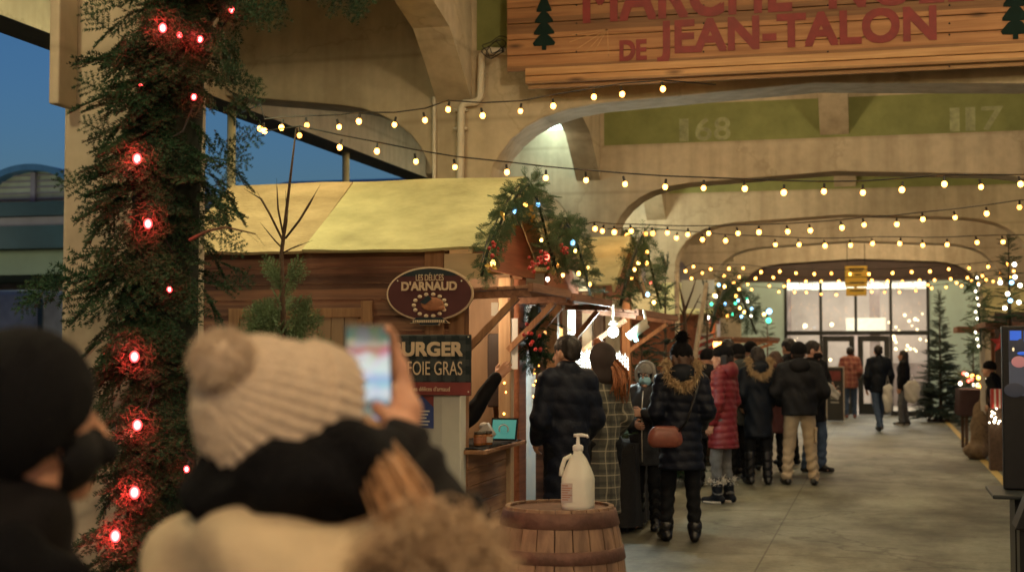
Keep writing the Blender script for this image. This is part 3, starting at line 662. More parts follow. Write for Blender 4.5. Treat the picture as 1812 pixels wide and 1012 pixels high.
for a, b, z0, z1 in ((1391,1453,Z_(588)+.04,Z_(497)),(1453,1515,Z_(588)+.04,Z_(497)),(1515,1577,Z_(588)+.04,Z_(497)),(1577,1643,Z_(588)+.04,Z_(497)),(1391,1453,.12,Z_(590)-.04),(1577,1643,.12,Z_(590)-.04)):
    d = MB(); d.box(X_(a)+t, X_(b)-t, EY+.01, EY+.022, z0, z1); d.build('pane', M['pane_glass'], en)
# the lobby behind the panes
lb = thing('lobby', 'warmly lit lobby seen through the glass doors', 'room', (-.5,40,0))
m = MB(); m.box(-6,5,44,44.2,0,4.2); m.build('back_wall', M['lobby_wall'], lb)
m = MB(); m.box(-6.2,-6,EY+.2,44.2,0,4.2); m.build('side_wall', M['lobby_wall'], lb); m = MB(); m.box(5,5.2,EY+.2,44.2,0,4.2); m.build('side_wall', M['lobby_wall'], lb)
m = MB(); m.box(-6,5,EY+.3,44,4.2,4.3); m.build('ceiling', M['lobby_dark'], lb)
mat('lobby_floor', (.35,.30,.24), .3, .1, 2); m = MB(); m.box(-6,5,EY+.16,44,.004,.008); m.build('floor', M['lobby_floor'], lb)
m = MB()
for x, w in ((-2.6,.25),(-.1,.3),(1.9,.25)): m.box(x-w/2,x+w/2,42.2,42.5,.01,4.2)
m.build('column', M['lobby_dark'], lb)
m = MB(); m.box(-3,4,41.5,41.7,3.35,3.55); m.box(-.9,.2,42.0,42.15,2.1,2.55); m.build('hanging_panel', M['pipe_white'], lb)
m = MB(); m.box(-2.4,-1.0,43.0,43.8,.01,1.1); m.box(.3,2.6,43.0,43.8,.01,1.25); m.build('shop_counter', M['lobby_dark'], lb)
emat('lobby_glow', (1,.72,.38), 2.6); emat('lobby_tube', (.75,1,.95), 4)
m = MB()
for x in (-2.2,-1.3): m.box(x-.28,x+.28,40.2,41.2,4.05,4.19)
m.build('lobby_lamp', M['lobby_tube'], lb)
m = MB()
for k in range(26): m.ell((random.uniform(.25,1.6), random.uniform(42.6,43.4), random.uniform(1.6,2.7)), random.uniform(.02,.045), 8, 6)
for k in range(12): m.ell((random.uniform(-2.6,-1.2), random.uniform(42.6,43.4), random.uniform(.9,2.6)), random.uniform(.03,.06), 8, 6)
m.build('fairy_lights', M['lobby_glow'], lb)
l = bpy.data.lights.new('lobby_lamp', 'AREA'); l.size = 5; l.energy = 330; l.color = (1,.92,.82); lo = bpy.data.objects.new('lobby_lamp_light', l); COL.objects.link(lo); lo.parent = lb; lo.location = (0,0,4.0)
# yellow hanging sign before the entrance
mat('yellow_sign', (.85,.55,.07), .5, .08, 4)
ys_ = thing('hanging_sign', 'yellow rectangular sign with dark lines hanging under the far arch', 'sign', at(1515,497,Y=31.5))
a, b = at(1495,471,Y=31.5), at(1535,523,Y=31.5)
m = MB(); m.box(a.x,b.x,31.5,31.53,b.z+.19,a.z); m.build('board', M['yellow_sign'], ys_, bevel=.01)
m = MB(); m.box(a.x+.02,b.x-.02,31.5,31.53,b.z,b.z+.17); m.build('lower_board', M['yellow_sign'], ys_, bevel=.01)
m = MB()
for zz, x0, x1 in ((a.z-.06,.08,.40),(a.z-.11,.12,.37),(a.z-.19,.20,.34),(a.z-.36,.10,.40),(b.z+.11,.1,.4)): m.box(a.x+x0,a.x+x1,31.494,31.499,zz-.014,zz+.014)
m.build('printed_lines', M['eave_dark'], ys_)
m = MB()
for dx in (.05, b.x-a.x-.05): m.tube([(a.x+dx,31.515,a.z),(a.x+dx,31.515,5.4)], .008, 5)
m.build('hanging_rod', M['black_metal'], ys_)
# ------------------------------------------------------------------ the plank sign on the first frame
SY = 12.12
sg = thing('market_sign', 'big plank sign with red lettering and dark green fir trees over the aisle', 'sign', (-.7,SY,3.85))
pz = lambda px, py: at(px, py, Y=SY)
xl, xr = pz(897,60).x, 2.05
zb0 = pz(897,128).z; zlow = pz(935,150).z
m = MB(); zz = zb0
while zz < 5.35:
    m.box(xl, xr, SY, SY+.03, zz+.003, zz+.139); zz += .142
m.build('plank', M['sign_plank'], sg, bevel=.004)
m = MB(); zz = zlow
for k in range(2): m.box(xl+.17, xr, SY-.02, SY+.03, zz+.002, zz+.069); zz += .0725
m.build('trim_board', M['sign_trim'], sg, bevel=.006)
m = MB(); m.box(xl+.19, xr, SY+.02, SY+.05, zlow-.036, zlow-.002); m.build('bottom_batten', M['sign_trim'], sg)
TY = SY-.004
def sgt(body, px0, px1, zlo, hh, bold=.03, sp=1.0):
    a, b = pz(px0, 80), pz(px1, 80); text(body, (a.x, TY, zlo), (1,0,0), (0,0,1), b.x-a.x, hh, M['red_paint'], sg, 'lettering', bold, .004, sp)
zj = at(1165,114,Y=SY).z
sgt('DE', 1098, 1143, zj+.05, .165, .05); sgt('JEAN-TALON', 1165, 1655, zj+.008, .355, .035, 1.03)
zm = zj+.40
sgt('MARCHÉ', 1034, 1400, zm, .50, .025, 1.03); sgt('NOËL', 1470, 1722, zm, .46, .028, 1.05)
def fir_cut(cx, zbase, h):
    L = [(0,0),(.035,0),(.035,.07),(.17,.075),(.19,.12),(.09,.24),(.05,.26),(.17,.27),(.17,.31),(.075,.44),(.045,.46),(.155,.47),(.15,.51),(.06,.63),(.035,.65),(.13,.66),(.12,.70),(.0,1.0)]
    s = h; P = [(cx+x*s*1.02, zbase+z*s) for x, z in L]+[(cx-x*s*1.02, zbase+z*s) for x, z in L[::-1][1:-1]]
    m = MB(); m.prism(P, lambda u, v, t: (u, SY-.012+.012*t-.001, v)); m.build('fir_silhouette', M['tree_paint'], sg)
a = pz(963,89); fir_cut(a.x, a.z, .52); a = pz(1797,70); fir_cut(a.x, a.z, .58)
m = MB(); c0 = pz(1075,52)
for q in ((1008,75),(1020,88),(1050,95),(1077,100),(1012,62),(1035,95)):
    c1 = pz(*q); c1.y = c0.y = SY-.003; m.bar(c0, c1, .008, .004, (0,1,0))
m.build('painted_ray', M['sign_trim'], sg)
m = MB()
for px in (1020,1245,1465,1680):
    for py in (10,42,62,92,118):
        a = pz(px,py); m.ell((a.x,SY-.002,a.z), (.008,.004,.008), 8, 6)
m.build('bolt', M['black_metal'], sg)
# ------------------------------------------------------------------ neighbouring market buildings across the yard
mat('yard_wall', (.24,.27,.18), .8, .1, 1); mat('yard_teal', (.018,.045,.055), .6, .2, 2); mat('yard_mauve', (.26,.22,.25), .7, .1, 2); mat('blue_roof', (.06,.17,.32), .5, .2, 3); mat('arch_glaze', (.34,.35,.26), .4, .2, 2)
emat('yard_lamp', (.8,1,.95), 4); mat('yard_grey', (.20,.24,.28), .6, .3, 2); mat('yard_brown', (.16,.08,.05), .7, .2, 2)
NY = 24.0; q = lambda px, py: at(px, py, Y=NY)
nb_ = thing('neighbour_hall', 'dark market building with arched gable window behind the left pillar', 'building', q(20,600))
a0, a1, b0 = q(-160,365), q(230,385), q(0,290)
cx_ = q(48,360).x; rw = q(112,360).x-cx_+.25; zc = q(48,360).z; rh = q(48,290).z-zc
arch = [(cx_+rw*1.15*math.cos(t), zc+rh*math.sin(t)) for t in np.linspace(0, math.pi, 24)]
inn = [(cx_+rw*1.02*math.cos(t), zc+(rh-.12)*math.sin(t)) for t in np.linspace(0, math.pi, 24)]
m = MB(); m.prism(arch+inn[::-1], lambda u, v, t: (u, NY+9*t, v)); m.build('vaulted_roof', M['blue_roof'], nb_)
m = MB(); m.prism(inn, lambda u, v, t: (u, NY+.3+.05*t, v)); w_ = m.build('arched_window', M['arch_glaze'], nb_)
m = MB(); xm = q(46,330).x; m.box(xm-.05,xm+.05,NY+.22,NY+.29,zc,zc+rh-.14)
for k in range(1,6): m.box(cx_-rw,cx_+rw,NY+.26,NY+.29,zc+rh*k*.15-.012,zc+rh*k*.15+.012)
m.build('window_bar', M['yard_mauve'], w_)
xL, xR = q(-300,500).x, q(330,500).x
def band(name, y0, y1, m_, dy=0., d2=8):
    m = MB(); m.box(xL, xR, NY+dy, NY+d2, q(50,y1).z, q(50,y0).z); return m.build(name, m_, nb_)
band('fascia', 360, 384, M['yard_teal'], -.25); band('frieze', 384.5, 402, M['yard_mauve'], -.02); band('eave', 402.5, 442, M['yard_teal'], -.35); band('wall', 442.5, 486, M['yard_wall'], 0); 
m = MB(); m.box(xL,xR,NY+3,NY+8,0,q(50,487).z); m.build('shop_front', M['yard_grey'], nb_)
m = MB(); a, b = q(58,479), q(76,472); m.box(a.x,b.x,NY+1.2,NY+1.3,a.z,b.z); m.build('strip_light', M['yard_lamp'], nb_)
for lx_, lw in ((a.x-2.2,34),(a.x+1.5,24)):
    l = bpy.data.lights.new('yard_lamp_light', 'POINT'); l.energy = lw; l.color = (.92,1,.72); l.shadow_soft_size = .3; lo = bpy.data.objects.new('yard_lamp_light', l); COL.objects.link(lo); lo.parent = nb_; lo.location = Vector((lx_,NY-2.2,a.z+.6))-ORG[nb_]
m = MB(); a, b = q(78,515), q(108,503); m.box(a.x,b.x,NY+.5,NY+.7,a.z,b.z); m.box(a.x+.05,a.x+.12,NY+.5,NY+.6,0,a.z); m.build('door_frame', M['yard_brown'], nb_)
vn = thing('white_van', 'grey white delivery van parked in the yard behind the left pillar', 'van', q(20,600)); NV = 20.0; qq = lambda px, py: at(px, py, Y=NV)
a, b = qq(-120,640), qq(74,512); m = MB(); m.box(a.x,b.x,NV,NV+2,.35,b.z); m.build('body', M['yard_grey'], vn, bevel=.08)
m = MB(); m.tube([(b.x-.7,NV-.02,.36),(b.x-.7,NV+.22,.36)], .36, 20); m.build('wheel', M['black_metal'], vn)
m = MB(); m.box(b.x-.06,b.x+.02,NV-.015,NV+.02,.5,b.z-.15); m.build('door_edge', M['yard_teal'], vn)
VY = 46.0; v_ = lambda px, py: at(px, py, Y=VY); bv = thing('vaulted_hall', 'blue barrel roofed hall behind the chalet ridge', 'building', v_(620,600))
a, b = v_(478,330), v_(790,303); rr = (b.z-a.z); N = 60; V, Fq = [], []
for i in range(N+1):
    x = a.x+(b.x+2-a.x)*i/N; k = (1+.035*(i%2)); e = min(1, (.25+i*.35)**.5) if i < 4 else 1
    for j in range(13):
        t = math.pi*j/12; V.append((x, VY+1.6-1.6*math.cos(t)*k, a.z-.05+rr*math.sin(t)*k*e))
for i in range(N):
    for j in range(12): Fq.append((i*13+j, (i+1)*13+j, (i+1)*13+j+1, i*13+j+1))
link('barrel_roof', V, Fq, M['blue_roof'], bv)
m = MB(); m.box(a.x,b.x+2,VY,VY+3.2,0,a.z); m.build('wall', M['yard_teal'], bv)
m = MB(); a = v_(338,405); b = v_(420,357); m.box(a.x-8,b.x,VY-3,VY-1,0,b.z); m.build('low_block', M['yard_teal'], bv)
# ================================================================== CHALET STALLS
mat('inner_wood', (.30,.19,.11), .6, .25, 4, .1, 30, stretch=(1,1,.2)); mat('dark_panel', (.035,.022,.018), .5); mat('poster_pale', (.55,.62,.68), .4, .2, 3, col2=(.75,.72,.66))
mat('white_panel', (.55,.54,.47), .5, .08, 3); mat('black_cloth', (.008,.009,.011), .85, .3, 30, .2, 20); mat('fascia_pale', (.62,.48,.30), .6, .2, 4, stretch=(.2,1,1))
def chalet(label, xf, xb, y0, yr, y1, zr, ze, group='wooden chalet stalls'):
    """roof ridge runs away from the aisle; gable faces the aisle at x = xf"""
    o = thing('market_chalet', label, 'market stall', ((xf+xb)/2, yr, 0), 0, group)
    zb = ze+.02
    def slope(ya, yb, za, zb_, name, x0, x1, mt):
        n = vec((0, -(zb_-za), yb-ya)); n.normalize(); n = n if n.z > 0 else -n
        c = [vec((x0,ya,za)),vec((x1,ya,za)),vec((x1,yb,zb_)),vec((x0,yb,zb_))]
        NX, NY_ = 14, 6; V, Fq = [], []; rg = np.random.default_rng(int(abs(x0*100)+abs(ya*77))); ph = rg.uniform(0,6,4)
        for top in (1,0):
            for i in range(NX+1):
                for j in range(NY_+1):
                    s_, t_ = i/NX, j/NY_; p = c[0]*(1-s_)*(1-t_)+c[1]*s_*(1-t_)+c[2]*s_*t_+c[3]*(1-s_)*t_
                    d = .006*math.sin(s_*7+ph[0])*math.sin(t_*3+ph[1])+.004*math.sin(s_*15+ph[2])*(1-t_)-.008*math.sin(math.pi*t_)
                    V.append(p+n*((.022 if top else 0)+d))
        K = (NX+1)*(NY_+1); I = lambda i, j, k=0: k*K+i*(NY_+1)+j
        for i in range(NX):
            for j in range(NY_): Fq += [(I(i,j),I(i+1,j),I(i+1,j+1),I(i,j+1)), (I(i,j,1),I(i,j+1,1),I(i+1,j+1,1),I(i+1,j,1))]
        for i in range(NX): Fq += [(I(i,0),I(i,0,1),I(i+1,0,1),I(i+1,0)), (I(i,NY_),I(i+1,NY_),I(i+1,NY_,1),I(i,NY_,1))]
        for j in range(NY_): Fq += [(I(0,j),I(0,j+1),I(0,j+1,1),I(0,j,1)), (I(NX,j),I(NX,j,1),I(NX,j+1,1),I(NX,j+1))]
        return link(name, [tuple(v) for v in V], Fq, mt, o)
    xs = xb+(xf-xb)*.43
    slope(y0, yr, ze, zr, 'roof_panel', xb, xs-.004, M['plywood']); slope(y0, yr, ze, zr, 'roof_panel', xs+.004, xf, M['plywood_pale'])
    slope(y1, yr, ze, zr, 'roof_panel', xb, xf, M['plywood'])
    # gable boards on the aisle side, the eave boards under it
    xg = xf-.14; m = MB(); m.prism([(y0+.16,zb-.13),(y0+.16,zb+.02),(yr,zr-.06),(y1-.16,zb+.02),(y1-.16,zb-.13)], lambda u, v, t: (xg-.03*t, u, v)); m.build('gable', M['gable_wood'], o)
    m = MB(); m.prism([(y0+.16,zb-.2),(y0+.16,zb),(yr,zr-.06),(y1-.16,zb),(y1-.16,zb-.2)], lambda u, v, t: (xb+.14+.03*t, u, v)); m.build('gable', M['gable_wood'], o)
    m = MB(); m.bar((xf-.015,y0-.01,ze-.035),(xf-.015,yr,zr-.035),.025,.085); m.bar((xf-.015,y1+.01,ze-.035),(xf-.015,yr,zr-.035),.025,.085); m.build('bargeboard', M['plywood_pale'], o)
    return o
XF, XB = -2.66, -5.15
# ---- first chalet -------------------------------------------------
c1 = chalet('nearest wooden chalet with plywood roof, siding wall and open counter under the garland', XF, XB, 9.68, 10.72, 11.80, 2.955, 2.33)
xw0, xw1, yw = XB+.1, -2.87, 9.80
m = MB(); z = .04
while z < 2.25:
    m.add([(xw0,yw,z),(xw1-.12,yw,z),(xw1-.12,yw-.016,z),(xw0,yw-.016,z),(xw0,yw,z+.113),(xw1-.12,yw,z+.113),(xw1-.12,yw-.004,z+.113),(xw0,yw-.004,z+.113)],
          [(0,1,2,3),(4,7,6,5),(3,2,6,7),(0,4,5,1),(0,3,7,4),(1,5,6,2)]); z += .115
m.build('siding_wall', M['siding'], c1)
def posts(par, mt, *bx):
    for b in bx: m = MB(); m.box(*b); m.build('post', mt, par, bevel=.006)
posts(c1, M['post_wood'], (xw1-.12,xw1,yw-.03,yw+.10,0,2.30), (xw1-.10,xw1,11.5,11.62,0,2.25))
a = at(752,470,Y=yw-.04); b = at(786,470,Y=yw-.04); m = MB(); m.box(a.x,b.x,yw-.055,yw-.02,0,2.34); m.build('sign_post', M['post_wood'], c1, bevel=.006)
m = MB(); a = at(786,455,Y=9.72); b = at(868,500,Y=9.72); m.box(a.x,XF-.02,9.72,9.75,2.13,2.31); m.build('eave_fascia', M['fascia_pale'], c1)
w_ = lambda px, py, Y=yw-.03: at(px, py, Y=Y)
m = MB(); a, b = w_(405,545), w_(660,545); zt = w_(600,545).z
m.box(a.x,a.x+.09,yw-.04,yw-.017,0,zt); m.box(b.x-.09,b.x,yw-.045,yw-.017,0,zt+.05); m.box(a.x+.09,b.x-.09,yw-.04,yw-.017,zt-.07,zt); fr_ = m.build('door', M['post_wood'], c1, bevel=.004)
m = MB(); x = a.x+.09
while x < b.x-.2: m.box(x+.002,x+.10,yw-.03,yw-.018,0,zt-.07); x += .104
m.build('door_board', M['inner_wood'], fr_)
a = w_(633,561); m = MB(); m.box(a.x,a.x+.05,yw-.05,yw-.032,0,zt-.08); m.build('door_batten', M['post_wood'], fr_)
# the counter facing the aisle
m = MB(); z = .02
while z < .86: m.bar((xw1,9.84,z+.06),(xw1,10.92,z+.06),.022,.118); z += .125
m.build('counter_front', M['slats'], c1, bevel=.005)
m = MB(); m.box(xw1-.45,xw1+.17,9.72,10.95,.885,.915); m.build('counter_top', M['post_wood'], c1, bevel=.006)
m = MB(); m.box(xw1-.06,xw1+.04,10.94,11.05,0,2.2); m.build('front_post', M['pale_wood'], c1, bevel=.006)
m = MB(); m.box(xw1-.02,xw1+.05,11.18,11.42,0,2.2); m.build('front_panel', M['gable_wood'], c1, bevel=.006)
m = MB(); m.box(XB+.2,xw1-.1,11.46,11.5,0,2.25); m.build('back_wall', M['inner_wood'], c1)
m = MB(); m.box(XB+.14,XB+.18,9.85,11.5,0,2.25); m.build('end_wall', M['inner_wood'], c1)
def lamp_in(parent, loc, w, col, r=.05):
    l = bpy.data.lights.new('lamp_light', 'POINT'); l.energy = w; l.color = col; l.shadow_soft_size = r; o = bpy.data.objects.new('lamp_light', l); COL.objects.link(o); o.parent = parent; o.location = vec(loc)-ORG[parent]; return o
m = MB(); m.ell((-3.25,10.6,2.12), .05); m.build('bulb', M['bulb_warm'], c1, True); lamp_in(c1, (-3.25,10.6,2.03), 15, (1,.72,.44))
# raised hatch on struts
def hatch(parent, x0, x1, y0, y1, z0, z1, label=None):
    m = MB(); n = 4
    for k in range(n):
        a, b = k/n, (k+1)/n-.02; m.add([(x0+(x1-x0)*a,y0,z0+(z1-z0)*a),(x0+(x1-x0)*b,y0,z0+(z1-z0)*b),(x0+(x1-x0)*b,y1,z0+(z1-z0)*b),(x0+(x1-x0)*a,y1,z0+(z1-z0)*a),
            (x0+(x1-x0)*a,y0,z0+(z1-z0)*a+.025),(x0+(x1-x0)*b,y0,z0+(z1-z0)*b+.025),(x0+(x1-x0)*b,y1,z0+(z1-z0)*b+.025),(x0+(x1-x0)*a,y1,z0+(z1-z0)*a+.025)],[(0,3,2,1),(4,5,6,7),(0,1,5,4),(1,2,6,5),(2,3,7,6),(3,0,4,7)])
    h = m.build('hatch', M['shelf_wood'], parent, bevel=.004)
    m = MB()
    for y in (y0+.05, y1-.05): m.bar((x0,y,z0-.03),(x1-.02,y,z1-.03),.05,.05)
    m.bar((x1-.01,y0,z1+.01),(x1-.01,y1,z1+.01),.04,.06); m.build('hatch_rail', M['shelf_wood'], h)
    for y in (y0+.05, y1-.05): m = MB(); m.bar((x0+.0,y,z0-.42),(x1-.12,y,z1-.06),.045,.045); m.build('strut', M['post_wood'], h)
    return h
hatch(c1, xw1+.02, -2.36, 9.72, 11.0, 2.04, 2.055)
# ---- second, lower chalet close behind ------------------------------
c2 = chalet('second small chalet squeezed behind the nearest one, lower garlanded gable', XF, -4.6, 11.95, 12.35-.02, 13.1, 2.66, 2.28) if False else None
c2 = thing('market_chalet', 'second stall close behind the nearest chalet with bead light curtain and lower garlanded gable', 'market stall', (-3.2,12.5,0), 0, 'wooden chalet stalls')
m = MB(); m.prism([(11.86,2.05),(11.86,2.25),(12.2,2.72),(13.15,2.20),(13.15,2.05)], lambda u, v, t: (-2.74-.03*t, u, v)); m.build('gable', M['gable_wood'], c2)
m = MB(); m.add([(-3.35,11.84,2.28),(XF,11.84,2.28),(XF,12.2,2.76),(-3.35,12.2,2.76),(XF,13.2,2.18),(-3.35,13.2,2.18)], [(0,1,2,3),(3,2,4,5)]); m.build('roof_panel', M['plywood'], c2)
posts(c2, M['pale_wood'], (-2.86,-2.76,12.32,12.42,0,2.2), (-2.86,-2.76,13.9,14.0,0,2.2))
m = MB(); m.box(-3.38,-3.36,12.95,14.0,0,2.3); m.build('back_wall', M['poster_pale'], c2)
m = MB(); m.box(-2.85,-2.80,12.95,13.3,1.15,2.1); m.build('curtain', M['poster_pale'], c2)
hatch(c2, -2.8, -2.38, 11.25, 12.9, 2.05, 2.04)
# ---- third chalet ---------------------------------------------------
c3 = chalet('third chalet with bright green lit plywood roof behind the bead lights', XF, -4.4, 14.62, 15.62, 16.65, 2.87, 2.30)
m = MB(); m.box(-4.3,-2.9,14.75,14.8,0,2.3); m.build('siding_wall', M['siding'], c3)
posts(c3, M['post_wood'], (-2.9,-2.8,14.72,14.84,0,2.3), (-2.9,-2.8,16.4,16.52,0,2.2))
m = MB(); m.box(-3.9,-3.86,14.8,16.5,0,2.2); m.build('back_wall', M['inner_wood'], c3)
m = MB(); m.box(-2.92,-2.80,14.85,16.4,.02,.9); m.build('counter_front', M['slats'], c3)
hatch(c3, -2.8, -2.25, 13.6, 16.4, 2.04, 1.98)
lamp_in(c3, (-3.2,15.6,2.05), 22, (1,.66,.34))
# ---- fourth chalet far down -----------------------------------------
c4 = chalet('far red brown chalet under the coloured fairy lights', -2.6, -4.3, 23.2, 24.1, 25.6, 2.75, 2.2)
m = MB(); m.box(-4.2,-2.8,23.3,23.35,0,2.2); m.build('siding_wall', M['gable_wood'], c4)
posts(c4, M['gable_wood'], (-2.9,-2.8,25.3,25.4,0,2.2), (-2.9,-2.8,23.25,23.36,0,2.2))
m = MB(); m.box(-3.9,-3.85,23.4,25.4,0,2.2); m.build('back_wall', M['gable_wood'], c4)
m = MB(); m.box(-2.9,-2.8,23.4,25.3,.02,.95); m.build('counter_front', M['gable_wood'], c4)
hatch(c4, -2.8, -1.7, 23.0, 25.6, 1.82, 1.80)
m = MB()
for y in (23.4,24.0,24.6,25.2): m.ell((-2.7,y,1.72), .05)
m.build('bulb', M['bulb_warm'], c4, True); lamp_in(c4, (-2.9,24.2,1.6), 30, (1,.55,.25))
# ---- right-hand stalls ------------------------------------------------
r1 = thing('market_chalet', 'right hand stall with dark wooden canopy, red star and yellow green roof', 'market stall', (2.6,21,0), 0, 'wooden chalet stalls')
rb = lambda px, py, Y: at(px, py, Y=Y)
a = rb(1738,575,21.0); m = MB(); m.box(a.x,4.2,20.4,22.6,a.z-.03,a.z+.03); m.build('canopy', M['shelf_wood'], r1)
m = MB(); p = rb(1738,600,22.4); m.box(p.x-.035,p.x+.035,22.35,22.42,0,a.z-.03); m.build('front_post', M['pipe_white'], r1)
a2 = rb(1745,555,24.0); m = MB(); b2 = rb(1745,502,24.0); m.add([(a2.x,24,a2.z),(a2.x+2.4,24,a2.z),(a2.x+2.4,24.9,b2.z),(a2.x,24.9,b2.z)],[(0,1,2,3)]); m.add([(a2.x,24,a2.z-.02),(a2.x+2.4,24,a2.z-.02),(a2.x+2.4,24.9,b2.z-.02),(a2.x,24.9,b2.z-.02)],[(3,2,1,0)]); m.build('roof_panel', M['plywood_pale'], r1)
m = MB(); m.box(a2.x+.1,a2.x+2.3,23.6,23.66,0,a2.z); m.build('back_wall', M['dark_panel'], r1)
a = rb(1692,588,26.0); b = rb(1748,578,26.0)
r2 = thing('market_chalet', 'farther right hand stall with a narrow red brown shelf canopy', 'market stall', (2.4,26,0), 0, 'wooden chalet stalls')
m = MB(); m.box(a.x,b.x+1.2,25.6,27,a.z,b.z); m.build('canopy', M['shelf_wood'], r2)
posts(r2, M['post_wood'], (b.x+.1,b.x+.2,25.8,25.9,0,a.z), (b.x+.1,b.x+.2,26.7,26.8,0,a.z))
m = MB(); m.box(b.x+.3,b.x+1.2,26.9,26.95,0,a.z); m.build('back_wall', M['gable_wood'], r2)
# ------------------------------------------------------------------ signs on the first chalet
mat('sign_maroon', (.085,.022,.022), .45, .12, 6); mat('sign_navy', (.012,.022,.028), .45); mat('cream_ink', (.66,.50,.34), .6, .05); mat('sign_strip', (.20,.035,.03), .5)
mat('bird_brown', (.34,.13,.06), .6, .3, 18); mat('blue_poster', (.035,.06,.22), .5, .1); mat('paper', (.62,.60,.54), .6, .05); mat('paper_grey', (.46,.45,.40), .6, .05)
OY = 9.62; s_ = lambda px, py: at(px, py, Y=OY)
ov = thing('oval_sign', 'maroon oval sign with cream edge and a roast emblem on the chalet corner', 'sign', s_(760,522)); c = s_(760,520)
sc = (s_(836,520).x-s_(683,520).x)/2; zs = (s_(760,472).z-s_(760,568).z)/2
def oval(k, dx=0): return [(c.x+(sc*k+dx)*math.cos(t), c.z+(zs*k+dx)*math.sin(t)) for t in np.linspace(0, 6.2832, 49)[:-1]]
rib = [(-.21,-.86),(.21,-.86),(.30,-.86),(.46,-1.06),(.24,-1.04),(.22,-1.14),(-.22,-1.14),(-.24,-1.04),(-.46,-1.06),(-.30,-.86)]
ribp = [(c.x+x*sc*.95, c.z+z*zs) for x, z in rib]
m = MB(); m.prism(oval(1), lambda u, v, t: (u, OY+.025*t, v)); m.prism([(c.x+(u-c.x)*1.06, c.z+(v-c.z)*1.02) for u, v in ribp], lambda u, v, t: (u, OY+.001+.02*t, v)); m.build('rim', M['cream_ink'], ov)
m = MB(); m.prism(oval(1,-.012), lambda u, v, t: (u, OY-.004+.004*t, v)); m.build('face', M['sign_maroon'], ov)
m = MB(); m.prism([p for p in oval(1,-.013) if p[1] > c.z+zs*.62], lambda u, v, t: (u, OY-.007+.003*t, v)); m.prism(ribp, lambda u, v, t: (u, OY-.010+.005*t, v)); m.build('dark_panel', M['sign_navy'], ov)
def st(par, body, y, px0, px1, pyb, hpx, mt, bold=.0, sp=1., name='lettering'):
    a, b = at(px0,pyb,Y=y), at(px1,pyb,Y=y); hh = at(px0,pyb-hpx,Y=y).z-a.z; return text(body, (a.x,y,a.z), (1,0,0), (0,0,1), b.x-a.x, hh, mt, par, name, bold, .002, sp)
st(ov, 'LES DÉLICES', OY-.010, 736, 785, 497, 14, M['cream_ink'], .004); st(ov, "D'ARNAUD", OY-.010, 711, 808, 514, 15, M['cream_ink'], .05)
e0 = s_(761,540); m = MB()
for k in range(14):
    t = k/14*6.283; m.ell((e0.x+.118*math.cos(t), OY-.008, e0.z+.078*math.sin(t)), (.017,.004,.013), 8, 6)
m.build('emblem_ring', M['cream_ink'], ov, True)
m = MB(); m.ell((e0.x+.02,OY-.012,e0.z+.006), (.085,.006,.05), 14, 8); m.ell((e0.x+.085,OY-.012,e0.z-.02), (.03,.005,.018), 10, 6); m.build('emblem_roast', M['bird_brown'], ov, True)
m = MB(); m.prism([(e0.x-.075,e0.z+.02),(e0.x-.01,e0.z+.07),(e0.x+.02,e0.z+.045),(e0.x-.03,e0.z+.005)], lambda u, v, t: (u, OY-.019+.002*t, v)); m.build('emblem_wing', M['sign_navy'], ov)
m = MB(); zt_ = c.z-zs*.99
for k in range(15): m.box(c.x-.12+k*.016, c.x-.12+k*.016+.010, OY-.014, OY-.0101, zt_-.012, zt_+.006)
m.build('ribbon_text', M['cream_ink'], ov)
m = MB()
for px in (704,817): a = s_(px,497); m.ell((a.x,OY-.006,a.z), .006, 8, 6)
m.build('screw', M['pipe_white'], ov)
m = MB(); m.box(c.x-.03,c.x+.03,OY+.02,yw-.055,c.z-.03,c.z+.06); m.build('bracket', M['black_metal'], ov)
BY = 9.60
bs = thing('burger_sign', 'dark square sign lettered burger de foie gras with a maroon strip, below the oval sign', 'sign', at(762,700,Y=BY)); b_ = lambda px, py: at(px, py, Y=BY)
a, b = b_(690,699), b_(834,592); tartan('sign_gingham', (.010,.018,.022), (.012,.018,.022), (.055,.062,.064), .105, .17); m = MB(); m.box(a.x,b.x,BY,BY+.012,a.z,b.z); m.build('board', M['sign_gingham'], bs, bevel=.012)
zs_ = b_(760,676).z; m = MB(); m.box(a.x+.004,b.x-.004,BY-.003,BY,a.z+.004,zs_); m.build('strip', M['sign_strip'], bs)
mat('gingham', (.05,.058,.06), .5); n_ = 9
for i in range(0):
    for j, py in enumerate((600,632,664)):
        x0 = a.x+.05+i*(b.x-a.x-.06)/n_; zz = b_(760,py).z; m.box(x0,x0+.026,BY-.002,BY,zz-.028,zz+.028)
st(bs, 'BURGER', BY-.004, 694, 818, 629, 23, M['cream_ink'], .06); st(bs, 'DE FOIE GRAS', BY-.004, 690, 818, 663, 24, M['cream_ink'], .0)
st(bs, "Les délices d'arnaud", BY-.005, 728, 796, 691.5, 8, M['cream_ink'], .012)
m = MB(); a2, b2 = b_(715,693), b_(724,683); m.box(a2.x,b2.x,BY-.006,BY-.003,a2.z,b2.z); ic = m.build('icon', M['cream_ink'], bs); text('f', (a2.x+.014,BY-.009,a2.z+.002), (1,0,0), (0,0,1), .014, .032, M['sign_strip'], bs, 'lettering', .03, .002)
m = MB()
for px, py in ((829,596),(829,693)): q0 = b_(px,py); m.ell((q0.x,BY-.003,q0.z), .006, 8, 6)
m.build('screw', M['pipe_white'], bs)
